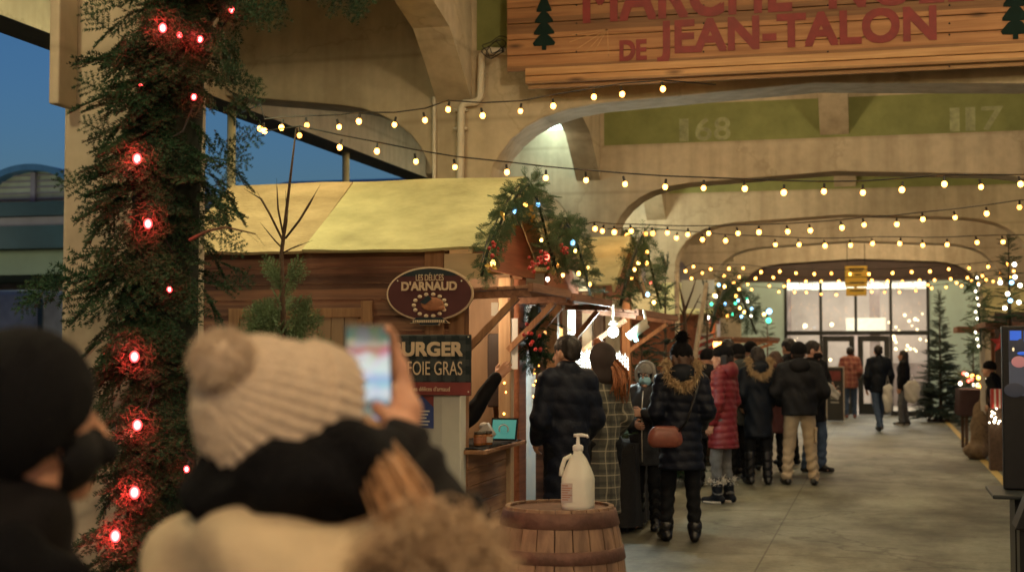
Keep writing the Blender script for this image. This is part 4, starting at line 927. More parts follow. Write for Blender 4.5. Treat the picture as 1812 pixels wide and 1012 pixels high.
# white panel with notices, below the burger sign
WY = 9.64; p_ = lambda px, py: at(px, py, Y=WY)
a, b = p_(700,700), p_(815,700); wp = thing('corner_panel', 'plain white panel standing at the chalet corner under the burger sign', 'cabinet', (a.x,WY,0))
m = MB(); m.box(a.x,b.x,WY,WY+.14,.01,a.z+.02); m.build('board', M['white_panel'], wp, bevel=.008)
m = MB(); m.box(a.x+.03,b.x-.03,WY-.02,WY,.02,.06); m.build('foot_rail', M['black_metal'], wp)
nn = thing('notice', 'large pale notice sheet on the white panel', 'notice', p_(750,790)); a, b = p_(722,790), p_(782,700)
m = MB(); m.box(a.x,b.x,WY-.004,WY-.0015,a.z,b.z); m.build('sheet', M['paper_grey'], nn); m = MB(); a, b = p_(735,776), p_(757,771); m.box(a.x,b.x,WY-.006,WY-.0041,a.z,b.z); m.build('signature', M['black_metal'], nn)
nn = thing('notice', 'small blue notice with white lines and a red top on the pale sheet', 'notice', p_(750,757)); a, b = p_(728,757), p_(768,700)
m = MB(); m.box(a.x,b.x,WY-.009,WY-.0062,a.z,b.z); m.build('sheet', M['blue_poster'], nn)
m = MB(); zt_ = b.z-.03; cxm = (a.x+b.x)/2; m.prism([(a.x,zt_-.02),(cxm,zt_+.03),(b.x,zt_-.05),(b.x,b.z),(a.x,b.z)], lambda u, v, t: (u, WY-.011+.0018*t, v)); m.build('red_top', M['sign_strip'], nn)
m = MB()
for k in range(5):
    zz = p_(750,727+k*6).z; m.box(cxm-.05+.008*(k%2), cxm+.055-.012*(k%3), WY-.0112, WY-.0091, zz-.005, zz+.005)
m.build('text_lines', M['paper'], nn)
# ================================================================== GREENERY
def garland(label, path, r, n, sc, mats, seed, temps=None, group=None, core=.5, down=.35, extra=(), name='fir_garland', bend=.25, face=None):
    rg = np.random.default_rng(seed); path = [np.asarray(p, float) for p in path]; o = thing(name, label, 'garland', path[0], 0, group)
    m = MB(); m.tube(path, r*core, 9); m.build('core', M['garland_core'], o, True)
    it = []; seg = [np.linalg.norm(b-a) for a, b in zip(path[:-1], path[1:])]; tot = sum(seg)
    for k in range(n):
        s = rg.random()*tot; i = 0
        while s > seg[i] and i < len(seg)-1: s -= seg[i]; i += 1
        d = (path[i+1]-path[i])/seg[i]; p = path[i]+d*s
        x = rg.normal(0,1,3)
        if face is not None: x = x+np.asarray(face)*1.2
        x -= d*(x@d); x /= np.linalg.norm(x)
        q = x*rg.uniform(.45,1.0)-d*rg.uniform(-.35,.8)*1.0+np.array([0,0,-down]); 
        it.append((p+x*r*rg.uniform(.15,.95), q, x, sc*rg.uniform(.6,1.25)))
    V, T, mi = scatter(it+list(extra), temps or SPR, bend); link('foliage', V, T, [M[mats[0]], M['twig']], o, mi=mi)
    return o
# garland wrapped round the near pillar, turning over the aisle above the picture
gx, gy = at(292,600,Y=5.98).x, 5.98
path = [(gx-.02,gy,.3),(gx,gy,1.2),(gx+.0,gy,2.2),(gx+.02,gy,2.9),(gx+.08,gy,3.22),(gx+.35,gy,3.50),(gx+.95,gy,3.72),(gx+1.6,gy,3.80)]
ex = []
def shoot(px, py, dx, dy, sc, Y=5.7, up=(0,-1,.3)):
    a = at(px,py,Y=Y); b = at(px+dx,py+dy,Y=Y-.05); ex.append((np.array(a), np.array(b-a), up, sc))
for a in [(190,470,-90,25,.32),(150,480,-70,30,.30),(110,480,-50,45,.24),(80,500,-45,40,.2),(180,505,-60,60,.26),(220,330,-80,15,.24),(200,350,-70,40,.22),(170,330,-50,-10,.2),(205,240,-60,-25,.18),(200,170,-70,-35,.2),(200,60,-60,-50,.2),
          (400,250,50,-12,.2),(395,200,60,-45,.24),(400,260,40,30,.17),(390,100,40,45,.2),(380,330,45,-30,.16),(385,420,40,20,.18),(385,510,45,-20,.2),(395,330,-10,60,.2),
          (430,10,55,35,.2),(480,-5,20,45,.17),(600,-30,35,60,.2),(640,-35,-10,70,.2),(580,-30,10,45,.17),(440,135,25,25,.10),(225,20,-60,-30,.25),(400,15,60,-10,.25)]: shoot(*a)
big = garland('tall dark fir garland wrapped round the near pillar with red lights inside', path, .285, 950, .225, ['needle_dark'], 3, extra=ex, core=.55, face=(0,-1,0))
ex2 = []
for px, py, dx, dy, sc in ((345,425,110,-15,.17),): pass
it = []
a = np.array(at(335,425,Y=5.6)); b = np.array(at(400,402,Y=5.6)); c = np.array(at(452,414,Y=5.6))
m = MB(); m.tube([a,(a+b)/2+[0,0,.012],b,c], [.007,.006,.005,.003], 6); tw = m.build('bent_twig', M['twig'], big, True)
for k in range(16):
    t = k/15; p = a+(b-a)*t*1.25 if t < .8 else b+(c-b)*(t-.8)*5; it.append((p, ((c-a)*.3+np.array([.02*(-1)**k,0,-.1])), (0,-1,0), .07))
V, T, mi = scatter(it, SPT); link('twig_needles', V, T, [M['needle_mid'], M['twig']], tw, mi=mi)
mat('red_ribbon', (.22,.055,.025), .5, .3, 12)
rl = thing('red_lights', 'string of glowing red lights threaded through the pillar garland', 'string lights', at(240,870,Y=5.66))
cabp = []
for px, py, r_ in ((288,50,.017),(318,62,.012),(354,70,.013),(250,150,.011),(343,172,.012),(243,281,.019),(262,396,.018),(300,512,.011),(238,631,.02),(243,752,.02),(238,871,.022),(204,948,.022),(330,830,.012),(410,18,.012)):
    dY = 5.62 if r_ > .015 else 5.78
    p = at(px,py,Y=dY); cabp.append(p); m = MB(); m.tube([p+Vector((0,.02,.035)), p+Vector((0,.005,.012))], [.012,.011], 7); sk = m.build('socket', M['cable_black'], rl)
    m = MB(); m.ell(p, (r_*1.02,r_*1.02,r_*1.25), 14, 10); m.build('bulb', M['bulb_red'], sk, True)
    if r_ > .0125:
        l = bpy.data.lights.new('red_lamp', 'POINT'); l.energy = 1.5*(r_/.02)**2; l.color = (1,.05,.06); l.shadow_soft_size = .02; lo = bpy.data.objects.new('red_lamp', l); COL.objects.link(lo); lo.parent = rl; lo.location = p+Vector((0,-.055,0))-ORG[rl]
cp = sorted(cabp, key=lambda p: -p.z); m = MB()
V_ = []
for a, b in zip(cp[:-1], cp[1:]): V_ += [a+Vector((0,.05,.03)), (a+b)/2+Vector((.02,.12,0))]
m.tube(V_, .004, 5); m.build('cable', M['cable_black'], rl)
rg = np.random.default_rng(77); it = []
for p in cabp:
    for k in range(130):
        d = rg.normal(0,1,3); d[1] = abs(d[1])*.8-.30; d /= np.linalg.norm(d); q = np.array(p)+d*rg.uniform(.028,.095); t_ = np.cross(d, rg.normal(0,1,3))+d*.15; it.append((q, t_, d, rg.uniform(.03,.06)))
V, T, mi = scatter(it, SPT, .1); mat('needle_glow', (.10,.075,.035), .6, .3, 6, col2=(.16,.12,.06)); link('glow_shoots', V, T, [M['needle_glow'], M['twig']], big, mi=mi)  # shoots added round the bulbs, browned to catch the red glow
# leafless-topped young fir before the chalet wall
def young_fir():
    Y = 8.9; P = lambda px, py, dy=0: np.array(at(px,py,Y=Y+dy)); b = P(500,600); base = np.array([b[0], Y, .0])
    o = thing('fir_tree', 'young fir with a bare forked leader standing before the chalet wall', 'tree', base)
    m = MB(); tr = [base, P(503,620), P(498,450), P(512,330), P(524,228)]; m.tube(tr, [.035,.022,.015,.010,.005], 8); m.build('trunk', M['bark'], o, True)
    it, wd = [], MB()
    for pts, r in (([(500,425),(478,380),(462,352),(450,345)],.008),([(503,425),(492,370),(490,330)],.007),([(505,422),(530,390),(548,360),(556,346)],.008),([(500,440),(486,425),(472,408)],.006),([(503,420),(508,390),(506,352)],.006),([(500,448),(515,440),(536,432)],.005)):
        q = [P(*p) for p in pts]; wd.tube(q, [r]*(len(q)-1)+[r*.5], 6)
        for a_, b_2 in zip(q[:-1], q[1:]):
            for k in range(3): it.append((a_+(b_2-a_)*k/3, b_2-a_, (0,-1,0), .105))
    for a_, b_2 in zip(tr[2:-1], tr[3:]):
        for k in range(6): it.append((a_+(b_2-a_)*k/6, b_2-a_, (0,-1,0), .06))
    wd.build('bare_branch', M['bark'], o, True)
    V, T, mi = scatter(it, SPT, 0); link('short_needles', V, T, [M['needle_dark'], M['twig']], o, mi=mi)
    rg = np.random.default_rng(4); it = []
    def sh(x0, y0, x1, y1, sc, dy=0.): a_, b_2 = P(x0,y0), P(x1,y1,dy); it.append((a_+(b_2-a_)*.12, b_2-a_+rg.normal(0,.01,3), (0,-1,.4), sc))
    for x0,y0,x1,y1,sc in ((499,500,462,452,.20),(499,505,472,470,.16),(500,500,538,450,.20),(500,510,548,470,.19),(499,520,480,480,.14),(500,530,525,490,.14)):
        for dy in (-.08,.08): sh(x0,y0,x1,y1,sc,dy)
    for k in range(120):
        a_ = rg.uniform(0,6.283); t = rg.random()*3.2; y0 = 545+75*t; rr = (60+26*t)*rg.uniform(.75,1.15); x1 = 500+rr*math.cos(a_); y1 = y0-rr*rg.uniform(.15,.6)
        sh(500,y0,x1,y1,.19+.05*t, rr*.0034*math.sin(a_)); 
        if rr > 55: sh(500+.5*(x1-500),y0+.5*(y1-y0),x1+rg.normal(0,16),y1-abs(rg.normal(0,14)),.14, rr*.004*math.sin(a_))
    V, T, mi = scatter(it, SPR, .05); link('crown', V, T, [M['needle_light'], M['twig']], o, mi=mi)
mat('needle_light', (.10,.17,.07), .55, .3, 5, col2=(.19,.27,.13))
young_fir()
# gable garlands with coloured lights
mat('red_berry', (.42,.03,.025), .35, .2, 20); mat('gold_leaf', (.50,.30,.05), .5, .3, 9)
def deco(o, spots, seed, Y=None, X=None):
    pass
def gable_garland(label, pts, r, n, sc, seed, spots, temps=SPR, lab2=None, mats=('needle_mid',)):
    g_ = garland(label, pts, r, n, sc, mats, seed, temps, 'garlands on the stall gables', .12, .15, bend=.15)
    o = thing('fairy_lights', lab2, 'fairy lights', pts[0], 0, 'fairy lights in the gable garlands')
    m = MB(); m.tube([vec(p)+Vector((.0,-.03,.05)) for p in pts], .004, 5); m.build('cable', M['cable_black'], o)
    for p, mt, rr in spots:
        m = MB(); m.ell(p, (rr,rr,rr*1.2), 8, 6); m.build('bulb', M[mt], o, True)
    return g_
gp = lambda px, py, X=-2.58: at(px, py, X=X)
sp = [(gp(930,362),'bulb_warm',.017),(gp(952,362),'bulb_blue',.018),(gp(911,373),'bulb_blue',.017),(gp(872,466),'bulb_amber',.020),(gp(968,455),'bulb_pink',.020),(gp(890,380),'bulb_amber',.011),(gp(958,425),'bulb_amber',.012)]
g1 = gable_garland('bushy lit fir garland over the nearest chalet gable', [gp(852,488),gp(864,440),gp(890,385),gp(915,345),gp(934,326),gp(950,352),gp(962,395),gp(972,440),gp(985,478)], .085, 330, .105, 11, sp, SPR, 'mixed blue and warm fairy lights in the nearest gable garland')
m = MB(); rg = np.random.default_rng(5)
for cx0, cy0, n_ in ((878,440,10),(966,455,16),(945,470,9)):
    for k in range(n_):
        p = gp(cx0+rg.normal(0,7), cy0+rg.normal(0,8), -2.5); m.ell(p, rg.uniform(.010,.017), 7, 5)
m.build('berry_cluster', M['red_berry'], g1, True)
for px, py in ((935,368),(930,380),(941,388),(892,383),(905,400),(870,470),(862,478)):
    m = MB()
    for k in range(3):
        p = gp(px,py,-2.5); d = vec(rg.normal(0,1,3)).normalized()*.05; s = d.cross(vec(rg.normal(0,1,3))).normalized()*.017; m.add([p, p+d*.5+s, p+d, p+d*.5-s], [(0,1,2,3)])
    m.build('gold_leaf', M['gold_leaf'], g1)
sp = [(gp(1013,429),'bulb_blue',.022),(gp(988,470),'bulb_warm',.018),(gp(1024,484),'bulb_warm',.017),(gp(1040,474),'bulb_amber',.014),(gp(1043,503),'bulb_warm',.017),(gp(969,494),'bulb_white',.016),(gp(1018,444),'bulb_amber',.013),(gp(996,487),'bulb_amber',.015)]
g2 = gable_garland('smaller lit fir garland on the second gable, red cluster at its left', [gp(978,470),gp(988,425),gp(1002,395),gp(1016,418),gp(1028,455),gp(1038,490),gp(1044,522)], .085, 260, .11, 12, sp, SPR, 'warm fairy lights in the second gable garland')
m = MB()
for k in range(14): p = gp(998+rg.normal(0,6), 441+rg.normal(0,5), -2.48); m.ell(p, rg.uniform(.011,.018), 7, 5)
m.build('berry_cluster', M['red_berry'], g2, True)
sp = [(gp(1144,446),'bulb_warm',.022),(gp(1130,465),'bulb_amber',.019),(gp(1144,466),'bulb_warm',.02),(gp(1123,477),'bulb_amber',.017),(gp(1118,492),'bulb_warm',.015),(gp(1151,500),'bulb_pink',.014),(gp(1146,521),'bulb_blue',.022),(gp(1157,535),'bulb_amber',.020)]
gable_garland('lit fir garland peaking over the third chalet', [gp(1098,540),gp(1108,500),gp(1122,455),gp(1136,418),gp(1148,455),gp(1158,500),gp(1170,545)], .12, 240, .15, 13, sp, SPL, 'amber fairy lights in the third gable garland')
# third chalet front: dark trunks of firs, birch poles, far garland with colour
fir_tree('dense dark fir leaning beside the third chalet', (-2.55,17.5,0), 2.75, .62, 31, 'needle_blue', 'firs along the left stalls', 18, 12)
fir_tree('small dark fir behind the woman in the black pompom hat', (-2.75,16.9,0), 2.05, .62, 32, 'needle_dark', 'firs along the left stalls', 16, 12)
fir_tree('thin fir beside the birch poles', (-2.35,20.2,0), 2.55, .42, 33, 'needle_blue', 'firs along the left stalls', 13, 6, .15)
for i, (a, b, Y) in enumerate((((1197,480),(1200,640),18.5),((1250,500),(1227,650),19.0))):
    A, B = at(*a,Y=Y), at(*b,Y=Y); d = (B-A); B = A+d*((A.z)/(A.z-B.z)); m = MB(); m.tube([B, (A+B)/2, A], [.045,.038,.03], 8)
    tag(m.build('birch_pole', M['birch'], None, True), ['upright pale birch pole behind the black pompom hat','leaning pale birch pole right of the black pompom hat'][i], 'pole', 'birch poles')
sap = thing('bare_sapling', 'leafless sapling forking before the pale lit tarpaulin', 'tree', at(1214,640,Y=21)); P = lambda px, py: at(px,py,Y=21); m = MB(); b0 = P(1214,640); m.tube([(b0.x,21,0),P(1213,600),P(1211,545),P(1200,498)], [.04,.035,.025,.01], 7); m.build('trunk', M['bark'], sap, True)
m = MB(); m.tube([P(1212,550),P(1225,515),P(1232,492)], [.02,.014,.006], 6); m.tube([P(1211,575),P(1228,545),P(1240,520)], [.018,.012,.006], 6); m.tube([P(1211,560),P(1196,530),P(1188,520)], [.016,.012,.006], 6); m.build('branch', M['bark'], sap, True)
gq = lambda px, py: at(px,py,X=-2.5)
rg = np.random.default_rng(8); sp = []
cols = ['bulb_blue','bulb_amber','bulb_amber','bulb_white','bulb_warm','bulb_green','bulb_white','bulb_blue','bulb_green']
for k, (px, py) in enumerate(((1272,504),(1264,523),(1282,507),(1267,524),(1302,524),(1322,528),(1323,533),(1306,532),(1301,537),(1283,538),(1309,545),(1317,552),(1329,559),(1287,559),(1259,538),(1253,562),(1330,546),(1296,556),(1312,560),(1308,512))):
    sp.append((at(px,py,X=-2.45), cols[k%9], .022))
gable_garland('far fir garland crowded with blue, green and amber bulbs', [gq(1258,585),gq(1268,540),gq(1290,500),gq(1310,520),gq(1325,555),gq(1338,590)], .20, 170, .22, 14, sp, SPL, 'blue green and amber fairy lights on the far left garland', ('needle_dark',))
sp = [(at(1361,551,Y=27),'bulb_blue',.05),(at(1360,567,Y=27),'bulb_green',.05),(at(1352,556,Y=27),'bulb_amber',.03)]
for p, mt, rr in sp: pass
t = fir_tree('small fir with a blue and a green bulb before the teal wall', (at(1358,600,Y=27.2).x,27.2,0), 2.35, .5, 35, 'needle_dark', 'firs along the left stalls', 10, 6)
o = thing('fairy_lights', 'blue and green bulbs on the small fir before the teal wall', 'fairy lights', sp[0][0], 0, 'fairy lights on trees')
for p, mt, rr in sp: m = MB(); m.ell(p, rr, 8, 6); m.build('bulb', M[mt], o, True)
# right hand trees
tb = at(1665,746,Z=0)
fir_tree('tall slim fir standing on a wooden foot beside the entrance', (tb.x,tb.y,0), at(1682,520,Y=tb.y).z+.02, .72, 41, 'needle_blue', 'firs along the right side', 34, 14, .05, .1)
m = MB()
for k in range(4): a = k*1.571+.4; m.bar((tb.x,tb.y,.35),(tb.x+.33*math.cos(a),tb.y+.33*math.sin(a),.03),.05,.04)
m.bar((tb.x-.3,tb.y,.03),(tb.x+.3,tb.y,.03),.06,.05); tag(m.build('tree_stand', M['bark']), 'dark wooden cross foot under the tall slim fir', 'tree stand')
p = at(1722,640,Y=31); fir_tree('shorter fir beside the red clothed table', (p.x,31,0), 2.05, .5, 42, 'needle_blue', 'firs along the right side', 17, 11)
p = at(1787,560,Y=20.2); fir_tree('fir rising over the right hand canopy with white lights', (p.x,20.25,1.9), 1.25, .36, 43, 'needle_dark', 'firs along the right side', 12, 8)
o = thing('fairy_lights', 'white and blue star like lights on the fir over the right canopy', 'fairy lights', p, 0, 'fairy lights on trees')
for px, py, mt in ((1770,500,'bulb_white'),(1783,520,'bulb_white'),(1796,490,'bulb_white'),(1788,532,'bulb_blue'),(1805,505,'bulb_white'),(1790,500,'bulb_blue'),(1778,545,'bulb_white'),(1803,535,'bulb_white'),(1795,468,'bulb_white')):
    m = MB(); m.ell(at(px,py,Y=19.9), .028, 8, 6); m.build('bulb', M[mt], o, True)
gr = lambda px, py: at(px,py,Y=22.2)
sp = [(gr(1728+3*math.sin(k*2.1), 492+k*12)+Vector((0,-.12,0)), 'bulb_white', .015) for k in range(11)]
gable_garland('narrow upright fir garland with white lights on the right hand post', [gr(1727,485),gr(1730,530),gr(1734,575),gr(1736,620)], .10, 90, .2, 15, sp, SPL, 'white fairy lights running down the right hand post')
# wreath in the second stall, post lights
def wreath(label, c, r, n, seed):
    t = np.linspace(0, 6.2832, 15); path = [np.array(c)+[0, r*math.cos(a), r*math.sin(a)*1.5] for a in t]
    return garland(label, path, .07, n, .13, ['needle_dark'], seed, SPR, None, .5, .1, name='wreath')
wr = wreath('dark wreath with red baubles hanging at the second stall', at(948,592,X=-2.72), .14, 110, 17)
m = MB()
for k in range(10): p = at(948+rg.normal(0,9), 595+rg.normal(0,16), X=-2.62); m.ell(p, .016, 8, 6)
m.build('bauble', M['red_berry'], wr, True)
# ------------------------------------------------------------------ festoon strings across the aisle
Rb = .0215
def lerpY(pts, x0, Y0, x1, Y1): return [at(px, py, Y=Y0+(Y1-Y0)*(px-x0)/(x1-x0)) for px, py in pts]
A_ = [(460,228),(468,232),(498,226),(543,222),(600,225),(635,215),(698,221),(752,213),(793,194),(854,205),(921,197),(979,188),(1051,172),(1101,167),(1173,158)]
bulb_string('festoon string climbing from the left post up to the plank sign', 'string lights', lerpY(A_,460,10.6,1173,11.7), Rb, M['bulb_warm'], 'festoon strings across the aisle', ext=(at(412,207,X=-6.3),at(1266,150,Y=12.095)))
B_ = [(530,240),(601,261),(667,268),(736,286),(805,296),(897,305),(966,315),(1037,319),(1106,326),(1177,331),(1245,333),(1318,334),(1387,341),(1458,339),(1527,341),(1596,336),(1671,326),(1736,331),(1806,326)]
bulb_string('lowest near festoon string sagging from above the chalet ridge to the right edge', 'string lights', lerpY(B_,530,10.6,1810,11.9), Rb, M['bulb_warm'], 'festoon strings across the aisle', ext=(at(470,232,Y=10.6),at(1900,308,Y=11.9)))
C_ = [(1053,405),(1066,409),(1087,411),(1117,409),(1155,413),(1181,412),(1217,415),(1254,413),(1306,413),(1343,411),(1394,410),(1434,408),(1490,403),(1529,398),(1587,397),(1633,388),(1690,385),(1746,378),(1804,367)]
bulb_string('festoon string rising to the right below the second arch', 'string lights', lerpY(C_,1053,15.2,1804,15.6), .0245, M['bulb_warm'], 'festoon strings across the aisle', ext=(at(1030,398,Y=15.2),at(1900,350,Y=15.6)))
D_ = [(1110,416),(1142,414),(1197,421),(1243,424),(1284,426),(1372,433),(1414,433),(1460,435),(1505,434),(1544,431),(1592,431),(1633,434),(1676,433),(1729,429),(1775,428)]
bulb_string('nearly level festoon string below the third arch', 'string lights', lerpY(D_,1110,17,1775,17.6), .025, M['bulb_warm'], 'festoon strings across the aisle', ext=(at(1075,405,Y=17),at(1880,415,Y=17.6)))
k_ = 1/2.867; cv = lambda L: [(1180+x*k_, 300+y*k_) for x, y in L]
E_ = cv([(95,515),(135,493),(222,505),(315,503),(387,500),(478,520),(573,517),(655,525),(748,530),(835,527),(930,530),(1025,530),(1145,525),(1242,520),(1335,517),(1430,505),(1533,500),(1630,493),(1727,480)])
F_ = cv([(125,552),(180,525),(290,540),(368,545),(450,552),(540,548),(618,565),(705,567),(783,567),(872,567),(1040,563),(1120,567),(1195,567),(1282,562),(1358,560),(1440,555),(1525,550),(1600,540),(1690,527),(1760,515)])
G_ = cv([(340,575),(410,582),(520,590),(595,592),(672,590),(740,597),(815,600),(1030,592),(1105,592),(1175,595),(1250,582),(1325,585),(1470,575),(1545,565),(1620,560),(1690,555),(1740,545)])
H_ = cv([(430,608),(568,620),(648,622),(708,623),(783,632),(860,635),(1040,620),(1105,622),(1180,622),(1263,615),(1343,602),(1417,597),(1495,590),(1580,578),(1655,567)])
for L, Y, lab in ((E_,23.5,'uppermost festoon string of the far cluster'),(F_,26.5,'second festoon string from the top in the far cluster'),(G_,29,'third festoon string from the top in the far cluster'),(H_,32,'lowest festoon string of the far cluster before the entrance')):
    bulb_string(lab, 'string lights', [at(px,py,Y=Y) for px, py in L], .0215, M['bulb_warm'], 'festoon strings across the aisle', lift=.07)
# ================================================================== PROPS
# barrel with the hand gel
bc = at(990,893,Z=.88); bc.z = 0; br = thing('barrel', 'old wooden barrel with rusty hoops carrying the hand gel jug', 'barrel', bc)
Hh = .88; rad = lambda z: .262+.062*(1-((z-Hh/2)/(Hh/2))**2)
NS = 22; rg = np.random.default_rng(2); m = MB()
for k in range(NS):
    a0, a1 = 6.2832*(k+.035)/NS, 6.2832*(k+.965)/NS; V, Fq = [], []; dr = rg.uniform(-.003,.003); zs_ = [i*Hh/12 for i in range(13)]
    for z in zs_:
        for a in np.linspace(a0, a1, 4): V.append((bc.x+(rad(z)+dr)*math.cos(a), bc.y+(rad(z)+dr)*math.sin(a), z+.001))
        for a in np.linspace(a1, a0, 4): V.append((bc.x+(rad(z)-.025)*math.cos(a), bc.y+(rad(z)-.025)*math.sin(a), z+.001))
    for i in range(12):
        for j in range(8): Fq.append((i*8+j, i*8+(j+1)%8, (i+1)*8+(j+1)%8, (i+1)*8+j))
    Fq += [tuple(range(8))[::-1], tuple(12*8+j for j in range(8))]; m.add(V, Fq)
m.build('stave', M['barrel_wood'], br)
mat('barrel_head', (.40,.34,.24), .45, .25, 6, .1, stretch=(.2,1,1)); m = MB(); m.lathe([(.0,Hh-.045),(.245,Hh-.045),(.245,Hh-.022),(.0,Hh-.022)], (bc.x,bc.y,0), 40); m.build('barrel_head', M['barrel_head'], br)
for z0, z1 in ((Hh-.085,Hh-.012),(Hh-.245,Hh-.185),(.185,.245),(.012,.085),(Hh*.62,Hh*.62+.0)):
    if z1 > z0: m = MB(); m.lathe([(rad(z0)+.0035,z0),(rad(z0)+.006,z0+.002),(rad(z1)+.006,z1-.002),(rad(z1)+.0035,z1)], (bc.x,bc.y,0), 48); m.build('hoop', M['hoop_rust'], br, True)
mat('jug_plastic', (.88,.87,.74), .35, .04, 3, alpha=.78); mat('gel_body', (.80,.79,.62), .3, .05, 3, sss=.5); mat('gel', (.60,.60,.50), .2, .05, 3); mat('label_paper', (.50,.42,.38), .5, .1, 8)
jc = at(1023,893,D=(at(990,893,Z=.88)-Vector((0,0,EYE))).dot(vec(_fw))-.03); jz = Hh-.022; jg = thing('gel_jug', 'translucent white pump jug of hand gel standing on the barrel', 'jug', (jc.x,jc.y,jz))
def sq(w, d, z, n=28, p=3.2): return [(jc.x+w*math.copysign(abs(math.cos(t))**(2/p),math.cos(t)), jc.y+d*math.copysign(abs(math.sin(t))**(2/p),math.sin(t)), jz+z) for t in np.linspace(0,6.2832,n+1)[:-1]]
rings = [(.06,.06,0),(.073,.073,.006),(.076,.076,.03),(.076,.076,.15),(.073,.073,.165),(.060,.060,.20),(.040,.040,.245),(.026,.026,.265),(.021,.021,.272),(.021,.021,.285)]
V, Fq = [], []; n_ = 28
for w, d, z in rings: V += sq(w, d, z)
for i in range(len(rings)-1): Fq += [(i*n_+j, i*n_+(j+1)%n_, (i+1)*n_+(j+1)%n_, (i+1)*n_+j) for j in range(n_)]
Fq += [tuple(range(n_))[::-1], tuple((len(rings)-1)*n_+j for j in range(n_))]; link('bottle', V, Fq, M['jug_plastic'], jg, True)
m = MB(); m.tube([(jc.x-.025,jc.y-.02,jz+.262),(jc.x-.058,jc.y-.03,jz+.245),(jc.x-.072,jc.y-.035,jz+.20),(jc.x-.075,jc.y-.035,jz+.165)], .011, 8); m.build('grip', M['jug_plastic'], jg, True)
mat('pump_white', (.72,.70,.64), .4, .03, 5)
V2, F2 = [], []
for w, d, z in ((.055,.055,.004),(.070,.070,.01),(.0725,.0725,.03),(.0725,.0725,.148),(.069,.069,.163),(.0685,.0685,.166)): V2 += sq(w, d, z)
for i in range(5): F2 += [(i*n_+j, i*n_+(j+1)%n_, (i+1)*n_+(j+1)%n_, (i+1)*n_+j) for j in range(n_)]
F2 += [tuple(range(n_))[::-1], tuple(5*n_+j for j in range(n_))]; link('gel', V2, F2, M['gel_body'], jg, True)
m = MB(); m.lathe([(.025,.284),(.026,.286),(.026,.305),(.018,.312),(.009,.314),(.008,.345),(.008,.352)], (jc.x,jc.y,jz), 16); m.tube([(jc.x-.02,jc.y,jz+.356),(jc.x+.018,jc.y,jz+.358),(jc.x+.045,jc.y,jz+.355),(jc.x+.05,jc.y,jz+.345)], [.008,.009,.007,.006], 8); m.build('pump', M['pump_white'], jg, True)
m = MB(); m.box(jc.x-.066,jc.x-.012,jc.y-.0775,jc.y-.076,jz+.045,jz+.135); lbp = m.build('label_sticker', M['label_paper'], jg)
m = MB()
for k in range(7): m.box(jc.x-.062, jc.x-.062+.03+.018*((k*7)%3)/2, jc.y-.0785, jc.y-.0776, jz+.055+k*.011, jz+.059+k*.011)
m.build('label_lines', M['bird_brown'], lbp)
# things on and round the counters
def single(m, name, mt, label, cat, group=None, smooth=False, bevel=0): return tag(m.build(name, mt, None, smooth, bevel), label, cat, group)
cz = .917
m = MB(); 
V, Fq = [], []
for i in range(13):
    for j in range(7):
        x = xw1-.30+.45*j/6; y = 9.74+1.15*i/12; edge = .0; V.append((x,y,cz+.006+.008*math.sin(i*2.1+j*1.7)+.005*math.sin(j*3.1)))
for i in range(12):
    for j in range(6): Fq.append((i*7+j, i*7+j+1, (i+1)*7+j+1, (i+1)*7+j))
o = link('counter_cloth', V, Fq, M['black_cloth'], None, True); sm = o.modifiers.new('s','SOLIDIFY'); sm.thickness = .004; tag(o, 'rumpled black cloth spread over the nearest chalet counter', 'cloth')
mat('jam', (.30,.12,.04), .2, .2, 4); mat('jar_lid', (.10,.09,.07), .3, .1, metal=.6)
for i, (px, py) in enumerate(((846,775),(853,776),(864,776))):
    p = at(px,781,Y=9.98+.05*i); p.z = cz+.015; o = thing('jar', ['leftmost amber jar with a dark lid on the counter','middle amber jar with a dark lid on the counter','right hand amber jar with a pale label on the counter'][i], 'jar', p, 0, 'jars on the nearest counter')
    m = MB(); m.lathe([(.028,0),(.032,.004),(.032,.07),(.026,.08)], p, 16); j = m.build('glass', M['jam'], o, True); m = MB(); m.lathe([(.029,.08),(.030,.082),(.030,.098),(.027,.10)], p, 16); m.build('lid', M['jar_lid'], o, True)
    m = MB(); m.lathe([(.0328,.018),(.0329,.02),(.0329,.056),(.0328,.058)], p, 16); m.build('label_band', M['paper_grey'] if i == 2 else M['bird_brown'], o, True)
emat('screen_teal', (.05,.20,.17), .45); p = at(892,772,Y=10.5); p.z = cz+.02
o = thing('small_screen', 'small glowing teal screen propped on the counter', 'screen', p); u = Vector((.097,.0,0)); v = Vector((0,.03,.075))
m = MB(); m.obox(p+Vector((0,0,.085)), u*1.08, v*1.1, (0,-.006,.002)); m.build('case', M['black_metal'], o); m = MB(); m.obox(p+Vector((0,-.0075,.086)), u*.95, v*.93, (0,-.0012,.0004)); m.build('display', M['screen_teal'], o)
m = MB(); m.tube([p+Vector((.035*math.cos(t),-.012,.086+.034*math.sin(t))) for t in np.linspace(0,6.2832,20)], .006, 6); m.build('display_ring', M['poster_pale'], o)
p = at(862,770,Y=10.25); p.z = cz+.02; o = thing('paper_roll', 'crumpled white napkin pack leaning on the counter beside the jars', 'napkins', p)
m = MB(); m.obox(p+Vector((0,0,.07)), (.03,0,-.045), (0,.03,0), (.035,0,.035)); m.ell(p+Vector((-.02,0,.12)), (.045,.03,.03), 10, 7); m.build('paper', M['paper'], o, bevel=.006)
a, b = at(892,653,Y=10.95), at(916,563,Y=10.95); m = MB(); m.box(a.x,b.x,10.95,10.956,a.z,b.z); o = single(m, 'hanging_poster', M['poster_pale'], 'pale blue white poster hanging at the counter opening', 'poster')
